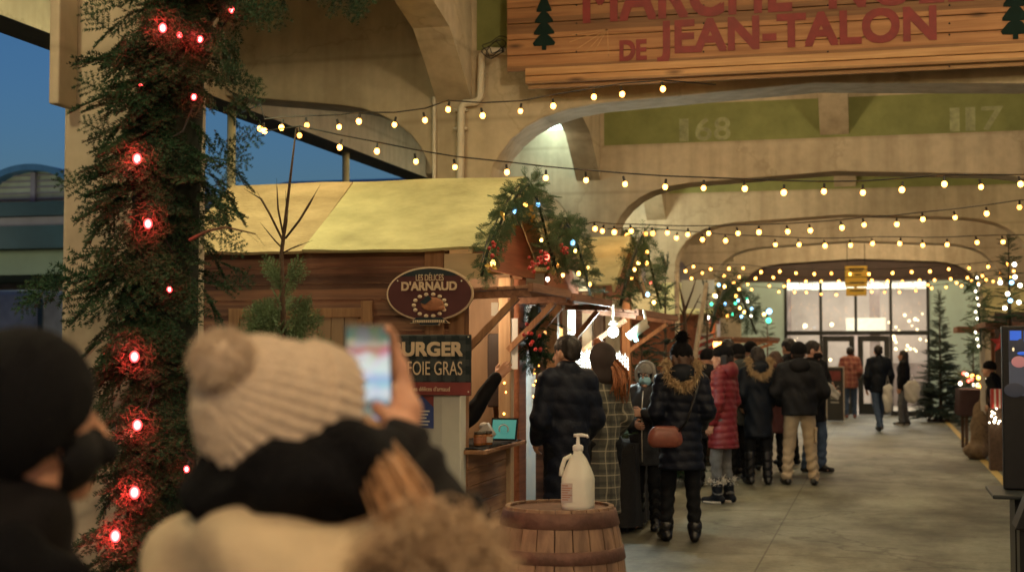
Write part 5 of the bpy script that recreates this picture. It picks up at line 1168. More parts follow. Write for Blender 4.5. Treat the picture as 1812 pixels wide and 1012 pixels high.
a, b = at(862,720,Y=11.3), at(892,590,Y=11.3); m = MB(); m.box(a.x,b.x,11.3,11.42,a.z,b.z); single(m, 'wall_cabinet', M['dark_panel'], 'dark brown cabinet at the back of the nearest chalet', 'cabinet', bevel=.01)
a = at(876,548,Y=11.44); m = MB(); m.box(a.x-.03,a.x+.03,11.43,11.455,a.z-.05,a.z+.06); single(m, 'fuse_box', M['paper_grey'], 'small pale box on the rear wall of the nearest chalet', 'box')
# post lights (warm beads) beside the navy man
for i, (px, y0, y1, Y, lab) in enumerate(((893,650,770,11.05,'warm bead lights twisted round the thin front post'),(949,640,790,12.36,'warm bead lights down the pale post of the second stall'))):
    o = thing('bead_lights', lab, 'bead lights', at(px,y1,Y=Y-.08), 0, 'bead lights on posts')
    pts = [at(px+5*math.sin(k*1.9),y0+(y1-y0)*k/22,Y=Y-.08+.03*math.cos(k*1.9)) for k in range(23)]; m = MB(); m.tube(pts, .004, 5); m.build('cable', M['bark'], o)
    for p in pts[::1]: m = MB(); m.ell(p, .009, 6, 5); m.build('bulb', M['bulb_warm'], o)
# star lantern, spot lamps, bead curtain
emat('star_orange', (1,.42,.12), 1.6)
def star(label, c, r, mt, cat='star', th=.03):
    P5 = [(r*(1 if k%2==0 else .42)*math.sin(k*math.pi/5), r*(1 if k%2==0 else .42)*math.cos(k*math.pi/5)) for k in range(10)]
    V = [c+Vector((x,0,z)) for x, z in P5]+[c+Vector((0,-th,0)), c+Vector((0,th,0))]
    Fq = [(k,(k+1)%10,10) for k in range(10)]+[((k+1)%10,k,11) for k in range(10)]
    o = link('star', [tuple(v) for v in V], Fq, mt); return tag(o, label, cat)
star('glowing orange paper star lantern in the second stall', at(984,592,Y=13.0), .17, M['star_orange'], 'star lantern')
emat('spot_white', (.85,1,.97), 14)
p = at(1085,587,Y=13.45); o = thing('spot_lamp', 'dazzling white round lamp hanging over the second stall', 'lamp', p)
m = MB(); m.ell(p, (.052,.052,.052), 16, 12); m.build('globe', M['spot_white'], o, True); m = MB(); m.tube([p+Vector((0,0,.07)), p+Vector((0,0,.26))], .012, 7); m.lathe([(.03,.07),(.05,.075),(.03,.11)], p, 12); m.build('stem', M['pipe_white'], o)
lamp_in(o, p+Vector((0,-.12,-.03)), 24, (.85,1,.95), .08)
p = at(1132,582,Y=13.4); o = thing('spot_lamp', 'white angled spotlight hanging from the third stall hatch, teal lens', 'lamp', p)
m = MB(); a, b = at(1112,597,Y=13.4), at(1144,572,Y=13.4); m.tube([a,b], [.042,.05], 12); m.build('can', M['pipe_white'], o, True); m = MB(); m.tube([b+Vector((0,0,.0)), at(1139,548,Y=13.4)], .014, 7); m.build('arm', M['pipe_white'], o)
emat('lens_teal', (.3,.9,.85), 3); m = MB(); m.tube([at(1122,592,Y=13.36), at(1127,604,Y=13.36)], .018, 8); m.build('lens', M['lens_teal'], o)
p = at(1057,608,Y=13.0); m = MB(); m.ell(p, .055, 14, 10); o = single(m, 'paper_globe', M['bird_brown'], 'small round orange paper globe under the dazzling lamp', 'globe', smooth=True)
emat('bead_white', (.9,1,.9), 4)
o = thing('bead_curtain', 'curtain of short white icicle lights across the second stall', 'icicle lights', at(1060,640,Y=13.6)); m = MB()
bl = MB()
for k in range(22):
    px = 1010+k*4.8; top = 627-14*math.sin(math.pi*(k/21))+4*(k%2)
    m.tube([at(px,top,Y=13.6), at(px,top+30+8*(k%3),Y=13.6)], .003, 4)
    for j in range(6): bl.tube([at(px,top+4+j*6,Y=13.58), at(px,top+7+j*6,Y=13.58)], .007, 5)
m.build('wire', M['paper_grey'], o); tag(bl.build('bead', M['bead_white'], o), None, None, None, 'stuff')
# table with the black cloth and wares
tx0, tx1, ty0, ty1, tz = -2.78, -2.12, 12.55, 14.2, .78
o = thing('cloth_table', 'trestle table under a long black cloth between plaid coat and masked girl', 'table', ((tx0+tx1)/2,13.4,0)); m = MB(); m.box(tx0,tx1,ty0,ty1,tz-.03,tz); m.build('tabletop', M['black_metal'], o)
for x in (tx0+.08,tx1-.08):
    for y in (ty0+.1,ty1-.1): m = MB(); m.tube([(x,y,0),(x,y,tz-.03)], .016, 6); m.build('leg', M['black_metal'], o)
V, Fq = [], []; per = []
for t in np.linspace(0,1,90):
    L = 2*((tx1-tx0)+(ty1-ty0)); s = t*L
    if s < tx1-tx0: q_ = (tx0+s,ty0,0,-1)
    elif s < tx1-tx0+ty1-ty0: q_ = (tx1,ty0+s-(tx1-tx0),1,0)
    elif s < 2*(tx1-tx0)+ty1-ty0: q_ = (tx1-(s-(tx1-tx0)-(ty1-ty0)),ty1,0,1)
    else: q_ = (tx0,ty1-(s-2*(tx1-tx0)-(ty1-ty0)),-1,0)
    per.append(q_)
for i in range(8):
    for k, (x,y,nx,ny) in enumerate(per):
        f = i/7; w = .012+.045*f*(.5+.5*math.sin(k*1.3)); V.append((x+nx*w, y+ny*w, tz+.006-(tz-.05)*f))
n_ = len(per)
for i in range(7): Fq += [(i*n_+j, i*n_+j+1, (i+1)*n_+j+1, (i+1)*n_+j) for j in range(n_-1)]
V.append(((tx0+tx1)/2,(ty0+ty1)/2,tz+.008)); Fq += [(j, len(V)-1, j+1) for j in range(n_-1)]
o = link('table_cloth', V, Fq, M['black_cloth'], None, True); tag(o, 'long black cloth draped over the trestle table', 'tablecloth')
mat('ware_green', (.10,.13,.06), .6, .5, 9); mat('ware_white', (.55,.55,.50), .4, .1); mat('ware_purple', (.25,.14,.30), .5, .3, 9)
rg = np.random.default_rng(6)
gi = []
for k in range(46): gi.append((np.array([rg.uniform(tx0+.15,tx1-.05), rg.uniform(ty0+.1,ty1-.1), tz+.05]), (rg.normal(0,1),rg.normal(0,1),.7), (0,0,1), .17))
V, T, mi = scatter(gi, SPL); o = link('fir_cuttings', V, T, [M['needle_mid'], M['twig']], mi=mi); tag(o, 'heap of fir cuttings laid out on the black clothed table', 'fir cuttings')
for k in range(8):
    p = Vector((rg.uniform(tx1-.35,tx1-.08), rg.uniform(ty0+.08,ty0+.7), tz+.02)); mt = ['ware_white','ware_purple','ware_green'][k%3]
    m = MB(); m.lathe([(.03,0),(.042,.02),(.04,.06),(.02,.085),(.016,.10)], p, 12); single(m, 'ornament', M[mt], ['white round ornament on the black clothed table','purple round ornament on the black clothed table','green round ornament on the black clothed table'][k%3], 'ornament', ['white ornaments on the clothed table','purple ornaments on the clothed table','green ornaments on the clothed table'][k%3], True)
# far left lit tarpaulin and stripes
mat('tarp', (.70,.70,.58), .6, .08, 2); a, b = at(1206,546,Y=22.8), at(1264,495,Y=22.8); m = MB(); m.box(a.x,b.x,22.8,22.83,a.z,b.z); single(m, 'tarpaulin', M['tarp'], 'pale rectangular tarpaulin stretched behind the bare sapling', 'tarpaulin')
mat('stripe_red', (.42,.05,.04), .6); o = thing('candy_flag', 'red and white diagonally striped cloth beside the leaning birch pole', 'cloth', at(1250,650,Y=20.5))
a, b = at(1236,655,Y=20.5), at(1262,590,Y=20.5); 
m = MB(); m.box(a.x,b.x,20.5,20.515,a.z,b.z); m.build('cloth', M['paper'], o); m = MB()
for k in range(5): z0 = a.z+.02+k*.10; m.prism([(a.x,z0),(b.x,z0+.09),(b.x,min(b.z,z0+.145)),(a.x,z0+.055)], lambda u, v, t: (u, 20.494+.004*t, v))
m.build('stripe', M['stripe_red'], o)
# menu board, yellow door, totem, right hand table
p = at(1480,736,Z=0); o = thing('menu_board', 'grey standing menu board with red heading near the glass doors', 'sign board', p)
p.y = 33.4; w = .19; m = MB(); a, b = at(1464,737,Y=33.4), at(1492,650,Y=33.4); m.box(a.x,b.x,33.4,33.44,.02,b.z); m.build('board', M['dark_frame'], o, bevel=.01)
m = MB(); m.box(a.x-.02,a.x,33.38,33.46,0,b.z+.02); m.box(b.x,b.x+.02,33.38,33.46,0,b.z+.02); m.box(a.x,b.x,33.38,33.46,b.z,b.z+.02); m.build('frame', M['pipe_white'], o)
m = MB(); m.box(a.x+.06,b.x-.06,33.395,33.399,b.z-.30,b.z-.08); m.build('heading', M['sign_strip'], o); m = MB()
for k in range(5): m.box(a.x+.08,b.x-.10,33.395,33.399,b.z-.45-k*.09,b.z-.42-k*.09)
m.build('printed_lines', M['paper_grey'], o)
emat('scr_blue', (.02,.10,.55), .4); emat('scr_dark', (.012,.014,.02), .5); emat('scr_pink', (.30,.12,.12), .4); emat('scr_grey', (.03,.034,.045), .5); emat('scr_cream', (.6,.5,.3), .6)
TY_ = 10.4; tq = lambda px, py: at(px, py, Y=TY_)
zb = tq(1780,868).z
tp = thing('video_totem', 'tall black display totem with a lit blue picture at the right edge', 'display', tq(1800,875)); a, b = tq(1776,866), tq(1900,576)
m = MB(); m.box(a.x,b.x,TY_,TY_+.07,a.z,b.z); m.build('housing', M['black_metal'], tp, bevel=.012)
def scr(px0, py0, px1, py1, mt, k, name='picture'):
    a, b = tq(px0,py1), tq(px1,py0); m = MB(); m.box(a.x,b.x,TY_-.002-.0012*k,TY_-.0012*k-.001,a.z,b.z); return m.build(name, M[mt], tp)
scr(1786,584,1890,700,'scr_dark',0,'display'); scr(1787,585,1807,602,'scr_blue',1); scr(1786,640,1862,700,'scr_grey',1); scr(1812,585,1840,612,'scr_blue',1)
def blob(px, py, rx, rz, mt, k=2):
    c = tq(px,py); m = MB(); m.ell((c.x,TY_-.002-.0012*k,c.z), (rx,.0012,rz), 12, 8); m.build('picture', M[mt], tp)
blob(1803,640,.05,.04,'scr_pink'); blob(1806,612,.03,.05,'scr_dark',3); blob(1809,625,.035,.012,'scr_blue',4); blob(1793,618,.008,.014,'scr_cream'); blob(1830,650,.05,.06,'scr_dark',3); blob(1795,690,.07,.05,'scr_dark',3)
a, b = tq(1750,866), tq(1920,880); m = MB(); m.box(a.x,b.x,TY_-.35,TY_+.35,a.z-.03,a.z-.001); m.build('base_plate', M['dark_frame'], tp, bevel=.008)
m = MB(); m.box(a.x+.15,b.x-.1,TY_-.2,TY_+.2,0,a.z-.031); m.build('plinth', M['black_metal'], tp)
p = at(1802,895,Y=9.6); o = thing('floor_speaker', 'small black wedge box on the floor at the right edge', 'speaker', (p.x+.08,9.6,0)); zt_ = p.z+.02
m = MB(); m.prism([(p.x-.03,zt_-.16),(p.x+.05,zt_+.04),(p.x+.36,zt_+.04),(p.x+.36,zt_-.16)], lambda u, v, t: (u, 9.5+.3*t, v)); m.build('cabinet', M['black_metal'], o, bevel=.01); m = MB(); m.box(p.x+.0,p.x+.3,9.55,9.75,0,zt_-.161); m.build('stand', M['black_metal'], o)
m = MB(); m.box(p.x+.07,p.x+.34,9.494,9.499,zt_-.14,zt_+.02); m.build('grille', M['dark_frame'], o)
rx = at(1700,690,Y=24.0).x; mat('red_cloth', (.022,.004,.005), .8, .2, 10)
o = thing('cloth_table', 'table under a dark red cloth at the right hand stall', 'table', (rx+.5,24.4,0)); z0 = at(1720,690,Y=24).z
m = MB(); m.box(rx+.02,rx+.95,23.9,25.2,z0-.03,z0); m.build('tabletop', M['bark'], o)
for x in (rx+.08,rx+.9):
    for y in (24.0,25.1): m = MB(); m.box(x-.025,x+.025,y-.025,y+.025,0,z0-.03); m.build('leg', M['bark'], o)
V, Fq = [], []; n_ = 40
for i in range(6):
    for k in range(n_):
        t = k/(n_-1); f = i/5; w = .02+.03*f*math.sin(k*1.6); L = 2.2; s = t*(1.3+.95)
        x, y = (rx-w, 25.2-s) if s < 1.3 else (rx+(s-1.3), 23.88-w)
        V.append((x, y, z0+.008-.42*f))
for i in range(5): Fq += [(i*n_+j, i*n_+j+1, (i+1)*n_+j+1, (i+1)*n_+j) for j in range(n_-1)]
b0 = len(V); V += [(rx,25.2,z0+.008),(rx+.95,25.2,z0+.008),(rx+.95,23.88,z0+.008),(rx,23.88,z0+.008)]; Fq.append((b0,b0+3,b0+2,b0+1))
tag(link('table_cloth', V, Fq, M['red_cloth'], None, True), 'dark red cloth draped over the right hand table', 'tablecloth')
rg = np.random.default_rng(12); gi = [(np.array([rx+rg.uniform(.05,.9), rg.uniform(23.95,25.1), z0+.03+rg.random()*.16]), (rg.normal(0,1),rg.normal(0,1),.5), (0,0,1), .25) for k in range(60)]
V, T, mi = scatter(gi, SPL); tag(link('fir_cuttings', V, T, [M['needle_mid'], M['twig']], mi=mi), 'fir cuttings piled on the red clothed table', 'fir cuttings')
o = thing('fairy_lights', 'bright warm white lights heaped over the fir cuttings on the red table', 'fairy lights', (rx+.4,24.3,z0), 0, 'fairy lights on trees')
for k in range(34):
    p = (rx+rg.uniform(.0,.9), rg.uniform(23.9,24.9), z0+rg.uniform(.03,.42)*(.4+.6*rg.random())); m = MB(); m.ell(p, rg.uniform(.018,.034), 7, 5); m.build('bulb', M[['bulb_white','bulb_warm','bulb_pink'][k%3]], o)
star('red star hanging under the right hand canopy', at(1772,606,Y=20.6), .16, M['red_berry'], 'star', .02)
p = at(1763,705,Y=20.3); o = thing('gift_stack', 'red and white wrapped gift at the foot of the right hand stall', 'gift', (p.x,20.3,0)); m = MB(); m.box(p.x-.07,p.x+.10,20.25,20.45,p.z-.13,p.z+.13); m.build('wrapped_box', M['red_berry'], o, bevel=.01); m = MB()
for dx in (-.03,.03): m.box(p.x+dx,p.x+dx+.02,20.244,20.2495,p.z-.13,p.z+.13)
m.build('ribbon', M['paper'], o); m = MB(); m.box(p.x-.09,p.x+.25,20.3,20.6,0,p.z-.131); m.build('crate', M['bark'], o)
o = thing('fairy_lights', 'cluster of tiny white lights below the red and white gift', 'fairy lights', at(1760,738,Y=20.2), 0, 'fairy lights on trees')
for k in range(16): m = MB(); m.ell(at(1760+rg.normal(0,5), 738+rg.normal(0,12), Y=20.2), .011, 6, 5); m.build('bulb', M['bulb_white'], o)
mat('burlap', (.17,.115,.065), .95, .3, 20, .4, 90)
p = at(1738,760,Y=22.5); Vv, Fq = sdf([ell((0,0,.42),(.17,.2,.40)), ell((-.08,-.1,.12),(.2,.2,.13)), cap((.02,0,.7),(.10,0,.95),.13,.10)], .03, .08, lambda P: .012*np.sin(P[:,2]*30+4*np.sin(P[:,0]*18))); Vv = Vv+np.array([p.x,22.5,.0])
o = link('sack', Vv, Fq, M['burlap'], None, True); tag(o, 'tan burlap sack slumped before the right hand table', 'sack')
# ================================================================== PEOPLE
mat('navy_puffer', (.0060,.0085,.017), .5, .2, 8, .15, 70, spec=.18); mat('navy_coat', (.005,.008,.014), .55, .25, 8, .15, 70, spec=.18); mat('red_puffer', (.17,.012,.018), .5, .2, 8, .12, 70); mat('black_coat', (.0045,.005,.007), .75, .3, 12, .2, 80, spec=.18)
mat('charcoal', (.009,.010,.013), .7, .3, 12, .2, 80, spec=.18); mat('grey_green', (.03,.036,.034), .8, .2, 10, .2); mat('burgundy', (.055,.01,.011), .7, .2, 10); mat('grey_jacket', (.032,.034,.040), .6, .3, 9, .2, spec=.18)
mat('cargo', (.36,.29,.20), .85, .12, 9, .25, 60); mat('jeans', (.04,.07,.13), .85, .25, 14, .2, 90); mat('grey_jeans', (.12,.125,.13), .85, .25, 14, .2, 90); mat('dark_trousers', (.006,.007,.009), .8, .25, 12, .2, spec=.18)
mat('boot_black', (.006,.006,.006), .35, .2, 10); mat('sole_pale', (.55,.52,.45), .7); mat('knit_black', (.0035,.0035,.0045), .9, .3, 60, .4, 160, spec=.18); mat('knit_grey', (.28,.27,.25), .9, .15, 60, .4, 160)
mat('hair_dark', (.012,.007,.005), .55, .3, 30, .3, 120); mat('hair_brown', (.07,.035,.02), .5, .3, 30, .3, 120); mat('hair_red', (.28,.10,.035), .5, .35, 40, .3, 120); mat('hood_brown', (.020,.012,.010), .85, .2, 12)
mat('fur_beige', (.42,.30,.17), .9, .3, 20); mat('fur_white', (.6,.57,.5), .9, .1); mat('mask_blue', (.32,.60,.74), .7, .05); mat('mask_black', (.005,.005,.006), .7, spec=.18); mat('leather_brown', (.20,.06,.04), .35, .25, 9); mat('bag_white', (.55,.55,.50), .5, .12, 9); mat('paper_bag', (.40,.40,.37), .6, .15, 9)
tartan('plaid_grey', (.075,.075,.060), (.34,.31,.23), (.028,.030,.030), .095, .10); tartan('plaid_red', (.20,.045,.035), (.05,.03,.03), (.30,.14,.09), .12)
mat('skin_cool', (.48,.27,.19), .5, .08, 12)
G = None
def hang(bx=.225, fwd=.05, el=1.10, wz=.86): return [((-bx-.01,-.02,el),(-bx,fwd,wz)), ((bx+.01,-.02,el),(bx,fwd,wz))]
pock = [((-.225,-.05,1.12),(-.185,.12,.98)), ((.225,-.05,1.12),(.185,.12,.98))]
# 1 pompom woman with the brown bag
f = at(1207,957,Z=0)
p1 = person('woman seen from behind in long navy puffer, black pompom hat and beige fur hood', (f.x,f.y,0), R(14), 1.67, .017, dict(mat=M['navy_puffer'], hem=.62, puff=.085, amp=.014, th=.004, flare=.03, hood=M['navy_coat'], hoodfur=M['fur_beige']),
    dict(mat=M['dark_trousers'], w=.95), dict(mat=M['boot_black'], h=.04, toe=12), pock, ((-.135,.03),(.105,-.05)), dict(hat=('pom',M['knit_black']), hair=('long',M['hair_brown'])), yaw=R(10))
def local(o, m, name, mt, par=None, smooth=True): return link(name, m.v, m.f, mt, par or o, smooth, local=True)
bgp = at(1176,772,Y=f.y-.16); lp = Matrix.Rotation(-R(14),3,'Z')@(bgp-Vector((f.x,f.y,0)))
bag = thing('shoulder_bag', 'brown leather shoulder bag with long strap on the hip of the navy puffer woman', 'bag', (f.x,f.y,0), R(14)); ORG[bag] = Vector((0,0,0))
Vv, Fq = sdf([cap(lp+Vector((-.08,0,-.03)), lp+Vector((.09,0,-.03)), .065,.065,.55), cap(lp+Vector((-.06,0,.03)), lp+Vector((.07,0,.03)), .06,.06,.55)], .01, .03); link('pouch', Vv, Fq, M['leather_brown'], bag, True, local=True)
m = MB(); m.tube([lp+Vector((.10,-.0,.02)), (.02,-.205,1.02), (.09,-.19,1.22), (.15,-.12,1.40), (.155,.0,1.455)], .010, 6); local(bag, m, 'strap', M['boot_black'])
# 2 girl with the blue mask
f = at(1146,936,Z=0)
p2 = person('short person facing us in grey jacket, pale beanie, glasses and blue mask', (f.x,f.y,0), R(170), 1.50, .015, dict(mat=M['grey_jacket'], hem=.66, th=.02, hood=M['charcoal']), dict(mat=M['dark_trousers'], w=1.0), dict(mat=M['boot_black'], h=.34, toe=10),
    [((-.26,.06,1.13),(-.05,.25,1.20)), ((.27,.02,1.10),(.04,.27,1.09))], ((-.10,.03),(.10,-.02)), dict(hoodup=M['charcoal'], hat=('beanie',M['knit_grey']), mask=M['mask_blue'], hair=('short',M['hair_dark'])), face=True, skin=M['skin_cool'])
s2 = 1.50/1.7; m = MB()
for sx in (-1,1): m.tube([np.array((sx*.034+.022*math.cos(t), .125, 1.585+.018*math.sin(t)))*s2 for t in np.linspace(0,6.2832,15)], .0035, 6)
m.tube([np.array((-.013,.128,1.588))*s2, np.array((.013,.128,1.588))*s2], .003, 5)
gl = local(p2, m, 'glasses', M['black_metal'])
m = MB(); m.tube([(0,.145*s2+.012,.70*s2),(0,.152*s2+.014,1.0*s2),(0,.150*s2+.012,1.25*s2),(0,.11*s2+.01,1.42*s2)], .004, 6); local(p2, m, 'zipper', M['pipe_white'])
ring = [np.array((.098*math.cos(t), .050, 1.595+.118*math.sin(t)))*s2 for t in np.linspace(-.75,3.89,24)]; m = MB(); m.tube(ring, .019, 8); local(p2, m, 'hood_rim', M['knit_grey'])
# 3 navy man, 4 plaid coat
def put(px, Y): return at(px, HZ, Y=Y).x, Y
x, y = put(1003,10.25)
person('tall man in long navy quilted puffer coat at the counter, seen from behind left', (x,y,0), R(38), 1.72, .017, dict(mat=M['navy_puffer'], hem=.52, puff=.12, amp=.010, th=.012, flare=.01, hood=None), dict(mat=M['dark_trousers']), dict(mat=M['boot_black']),
    [((-.22,-.02,1.10),(-.18,.14,.95)), ((.22,-.02,1.10),(.19,.12,.94))], ((-.10,.0),(.10,.02)), dict(hair=('short',M['hair_dark'])), yaw=R(28), tilt=R(-6), build=.94)
x, y = put(1064,11.15)
p4 = person('woman in grey checked coat with dark brown hood and loose red brown hair', (x,y,0), R(30), 1.66, .017, dict(mat=M['plaid_grey'], hem=.34, th=.004, flare=.01), dict(mat=M['dark_trousers']), dict(mat=M['boot_black']),
    [((-.20,-.03,1.12),(-.165,.12,.98)), ((.20,-.03,1.12),(.165,.12,.98))], ((-.09,0),(.09,.02)), dict(hoodup=M['hood_brown']), yaw=R(20), build=.88)
hv = []
rg = np.random.default_rng(3)
m = MB()
for k in range(46):
    a = rg.uniform(.02,.16); b = rg.uniform(-.11,-.02); z1 = rg.uniform(1.20,1.32); m.tube([(a*.6,b,1.55),(a+.02,b-.03,1.46),(a+.03+rg.normal(0,.01),b-.05,1.38),(a+.02+rg.normal(0,.02),b-.05,z1)], [.010,.009,.008,.003], 5)
local(p4, m, 'loose_hair', M['hair_red'])
# 5 red puffer
f = at(1281,890,Z=0)
person('woman in red ribbed puffer coat and black beanie, looking left', (f.x,f.y,0), R(72), 1.66, .017, dict(mat=M['red_puffer'], hem=.60, puff=.070, amp=.013, th=.008, flare=.035, hood=M['red_puffer']), dict(mat=M['grey_jeans'], w=.92, low=.1), dict(mat=M['navy_coat'], h=.16, sole=M['sole_pale'], fur=M['fur_white']),
    [((-.22,-.03,1.10),(-.205,.05,.88)), ((.22,-.03,1.10),(.20,.10,.88))], ((-.10,.03),(.10,-.02)), dict(hat=('beanie',M['knit_black']), hair=('long',M['hair_dark'])), build=.95, yaw=R(8))
# 6 dark coat woman
f = at(1343,857,Z=0)
person('woman in long dark navy coat with pale fur collar beside the beige trousers', (f.x,f.y,0), R(20), 1.66, .018, dict(mat=M['navy_coat'], hem=.58, th=.015, hood=M['navy_coat'], hoodfur=M['fur_beige']), dict(mat=M['dark_trousers'], w=.95), dict(mat=M['boot_black'], h=.3),
    pock, ((-.10,.04),(.11,-.02)), dict(hair=('long',M['hair_dark'])), yaw=R(-20))
# 7 beige cargo trousers
f = at(1416,858,Z=0)
def cargo(o, s):
    m = MB()
    for sx in (.185,): m.obox((sx*s,.0,.60*s), (.014,0,.002), (0,.075*s,0), (0,0,.085*s)); m.obox((sx*s+.003,.0,.675*s), (.016,0,.002), (0,.08*s,0), (0,0,.022*s))
    link('cargo_pocket', m.v, m.f, M['cargo'], o, local=True, bevel=.008)
person('man from behind in black hooded jacket and baggy beige cargo trousers', (f.x,f.y,0), R(8), 1.70, .017, dict(mat=M['charcoal'], hem=.84, th=.03, hood=M['charcoal']), dict(mat=M['cargo'], w=1.08, wrinkle=.010, extra=(cargo,)), dict(mat=M['boot_black'], toe=14),
    [((-.285,-.03,1.13),(-.215,.12,.98)), ((.285,-.03,1.13),(.215,.12,.98))], ((-.155,.03),(.165,-.01)), dict(hat=('beanie',M['knit_black']), hair=('short',M['hair_dark'])), yaw=R(-12), build=1.1)
# 8 masked man with the parcel
f = at(1430,838,Z=0); f.y += .25
p8 = person('man in black jacket and black face mask holding a pale parcel, short hair', (at(1438,620,Y=f.y).x,f.y,0), R(-128), 1.74, .017, dict(mat=M['black_coat'], hem=.66, th=.02), dict(mat=M['jeans']), dict(mat=M['boot_black']),
    [((-.26,.02,1.12),(-.06,.27,1.12)), ((.265,-.01,1.10),(.04,.28,1.06))], ((-.10,.05),(.11,-.04)), dict(hair=('short',M['hair_dark']), mask=M['mask_black']), yaw=R(35), tilt=R(-10), face=True, skin=M['skin_cool'])
pc = at(1457,690,Y=f.y-.28); Vv, Fq = sdf([cap((-.16,0,.05),(.16,0,-.07),.075,.055,.7), ell((.0,0,.02),(.15,.06,.09))], .014, .03, lambda P: .008*np.sin(P[:,0]*50+P[:,2]*60)); tag(link('parcel', Vv+np.array(pc), Fq, M['paper_bag'], None, True), 'crumpled pale grey parcel held by the masked man', 'parcel')
# 9-13 the crowd behind
def crowd(px, Y, lab, H, rz, jk, hem, hd, lg='dark_trousers', b=1.0, **kw):
    x, y = put(px, Y); rg = random.Random(px); j = lambda v, a: tuple(c+rg.uniform(-a,a) for c in v); am = [(j(a_,.03), j(b_,.05)) for a_, b_ in pock]
    return person(lab, (x,y,0), R(rz), H, .02, dict(mat=M[jk], hem=hem, th=.018, hood=M[jk]), dict(mat=M[lg]), dict(mat=M['boot_black']), am, (j((-.1,.03),.03),j((.1,-.03),.03)), hd, build=b, group=None, yaw=rg.uniform(-.5,.5), tilt=rg.uniform(-.2,.05), **kw)
crowd(1306,17.9,'person in grey green jacket and black cap between the red puffer and the dark coat',1.68,30,'grey_green',.70,dict(hat=('beanie',M['knit_black']),hair=('short',M['hair_dark'])))
crowd(1288,18.8,'grey haired man in profile rising behind the red puffer',1.76,70,'charcoal',.7,dict(hair=('short',M['hair_dark'])))
crowd(1327,19.6,'person with a black hat half hidden behind the dark coat woman',1.72,10,'black_coat',.6,dict(hat=('beanie',M['knit_black'])))
crowd(1371,19.4,'person in burgundy coat half hidden left of the hooded jacket',1.60,15,'burgundy',.55,dict(hair=('long',M['hair_brown'])))
crowd(1396,20.6,'dark haired man peeking over the shoulder of the hooded jacket',1.78,60,'charcoal',.7,dict(hair=('short',M['hair_dark'])))
crowd(1252,17.0,'dark clothed person behind the navy puffer woman',1.62,0,'black_coat',.6,dict(hat=('beanie',M['knit_black'])))
crowd(1268,22.0,'person in dark jacket far behind the red puffer',1.66,40,'navy_coat',.7,dict(hair=('short',M['hair_brown'])))
# 14 walker, 15 bag carrier, 16 plaid shirt
f = at(1556,764,Z=0)
person('man in dark jacket walking away with a white bag at his side', (f.x,f.y,0), R(20), 1.72, .021, dict(mat=M['navy_coat'], hem=.78, th=.02), dict(mat=M['jeans'], nocut=False), dict(mat=M['boot_black']), hang(), ((-.07,-.26,.05),(.08,.22)), dict(hair=('short',M['hair_dark'])), yaw=R(-10))
def bag_(label, px, py, Y, w, h, mt):
    c = at(px,py,Y=Y); Vv, Fq = sdf([ell((0,0,-h*.1),(w,w*.45,h*.55)), cap((-w*.5,0,h*.2),(w*.5,0,h*.25),w*.35,w*.3,.5)], .022, .05, lambda P: .01*np.sin(P[:,0]*40+P[:,2]*25))
    o = thing('carrier_bag', label, 'bag', c); link('sack', Vv, Fq, M[mt], o, True, local=True); m = MB(); m.tube([Vector((-w*.4,0,h*.3)), Vector((0,0,h*.72)), Vector((w*.4,0,h*.3))], .010, 6); link('handle', m.v, m.f, M[mt], o, True, local=True)
bag_('long white bag hanging at the side of the walking man', 1571,700,29.2, .10,.55,'bag_white')
f = at(1600,752,Z=0)
person('person in dark jacket and grey trousers standing left turned with a pale carrier bag', (f.x,f.y,0), R(80), 1.62, .021, dict(mat=M['black_coat'], hem=.80, th=.02), dict(mat=M['grey_jeans']), dict(mat=M['boot_black'], sole=M['sole_pale']), hang(), ((-.1,.05),(.1,-.05)), dict(hair=('long',M['hair_dark'])))
bag_('bulging pale green carrier bag held beside grey trousers', 1614,690,31.6,.17,.45,'bag_white')
f = at(1506,738,Z=0)
person('person in red checked shirt and jeans entering the glass doors', (f.x,35.2,0), R(5), 1.70, .022, dict(mat=M['plaid_red'], hem=.72, th=.02), dict(mat=M['jeans']), dict(mat=M['leather_brown']), pock, ((-.1,0),(.1,.05)), dict(hair=('short',M['hair_dark'])))
x, y = put(1752,22.0); x = at(1768,620,Y=22).x
person('dark clothed person bending behind the right hand stall', (x,21.6,0), R(70), 1.45, .022, dict(mat=M['black_coat'], hem=.6, th=.02), dict(mat=M['dark_trousers']), dict(mat=M['boot_black']), pock, ((-.1,0),(.1,.05)), dict(hat=('beanie',M['knit_black'])), lean=.3)
# vendor reaching out over the counter
vx, vy = -3.42, 10.25
w_s = at(879,668,Y=10.25); s_v = 1.0
def vloc(p): return Matrix.Rotation(-R(-80),3,'Z')@(vec(p)-Vector((vx,vy,0)))
wl = vloc((w_s.x,w_s.y,w_s.z)); el_ = vloc(at(828,738,Y=10.15))
person('vendor in black inside the nearest chalet reaching out a bare hand', (vx,vy,0), R(-80), 1.70, .017, dict(mat=M['black_coat'], hem=.75, th=.01), dict(mat=M['dark_trousers']), dict(mat=M['boot_black']), [((-.25,.02,1.12),(-.16,.22,1.05)), (tuple(el_),tuple(wl))], ((-.1,0),(.1,0)), dict(hair=('short',M['hair_dark'])), yaw=R(10))
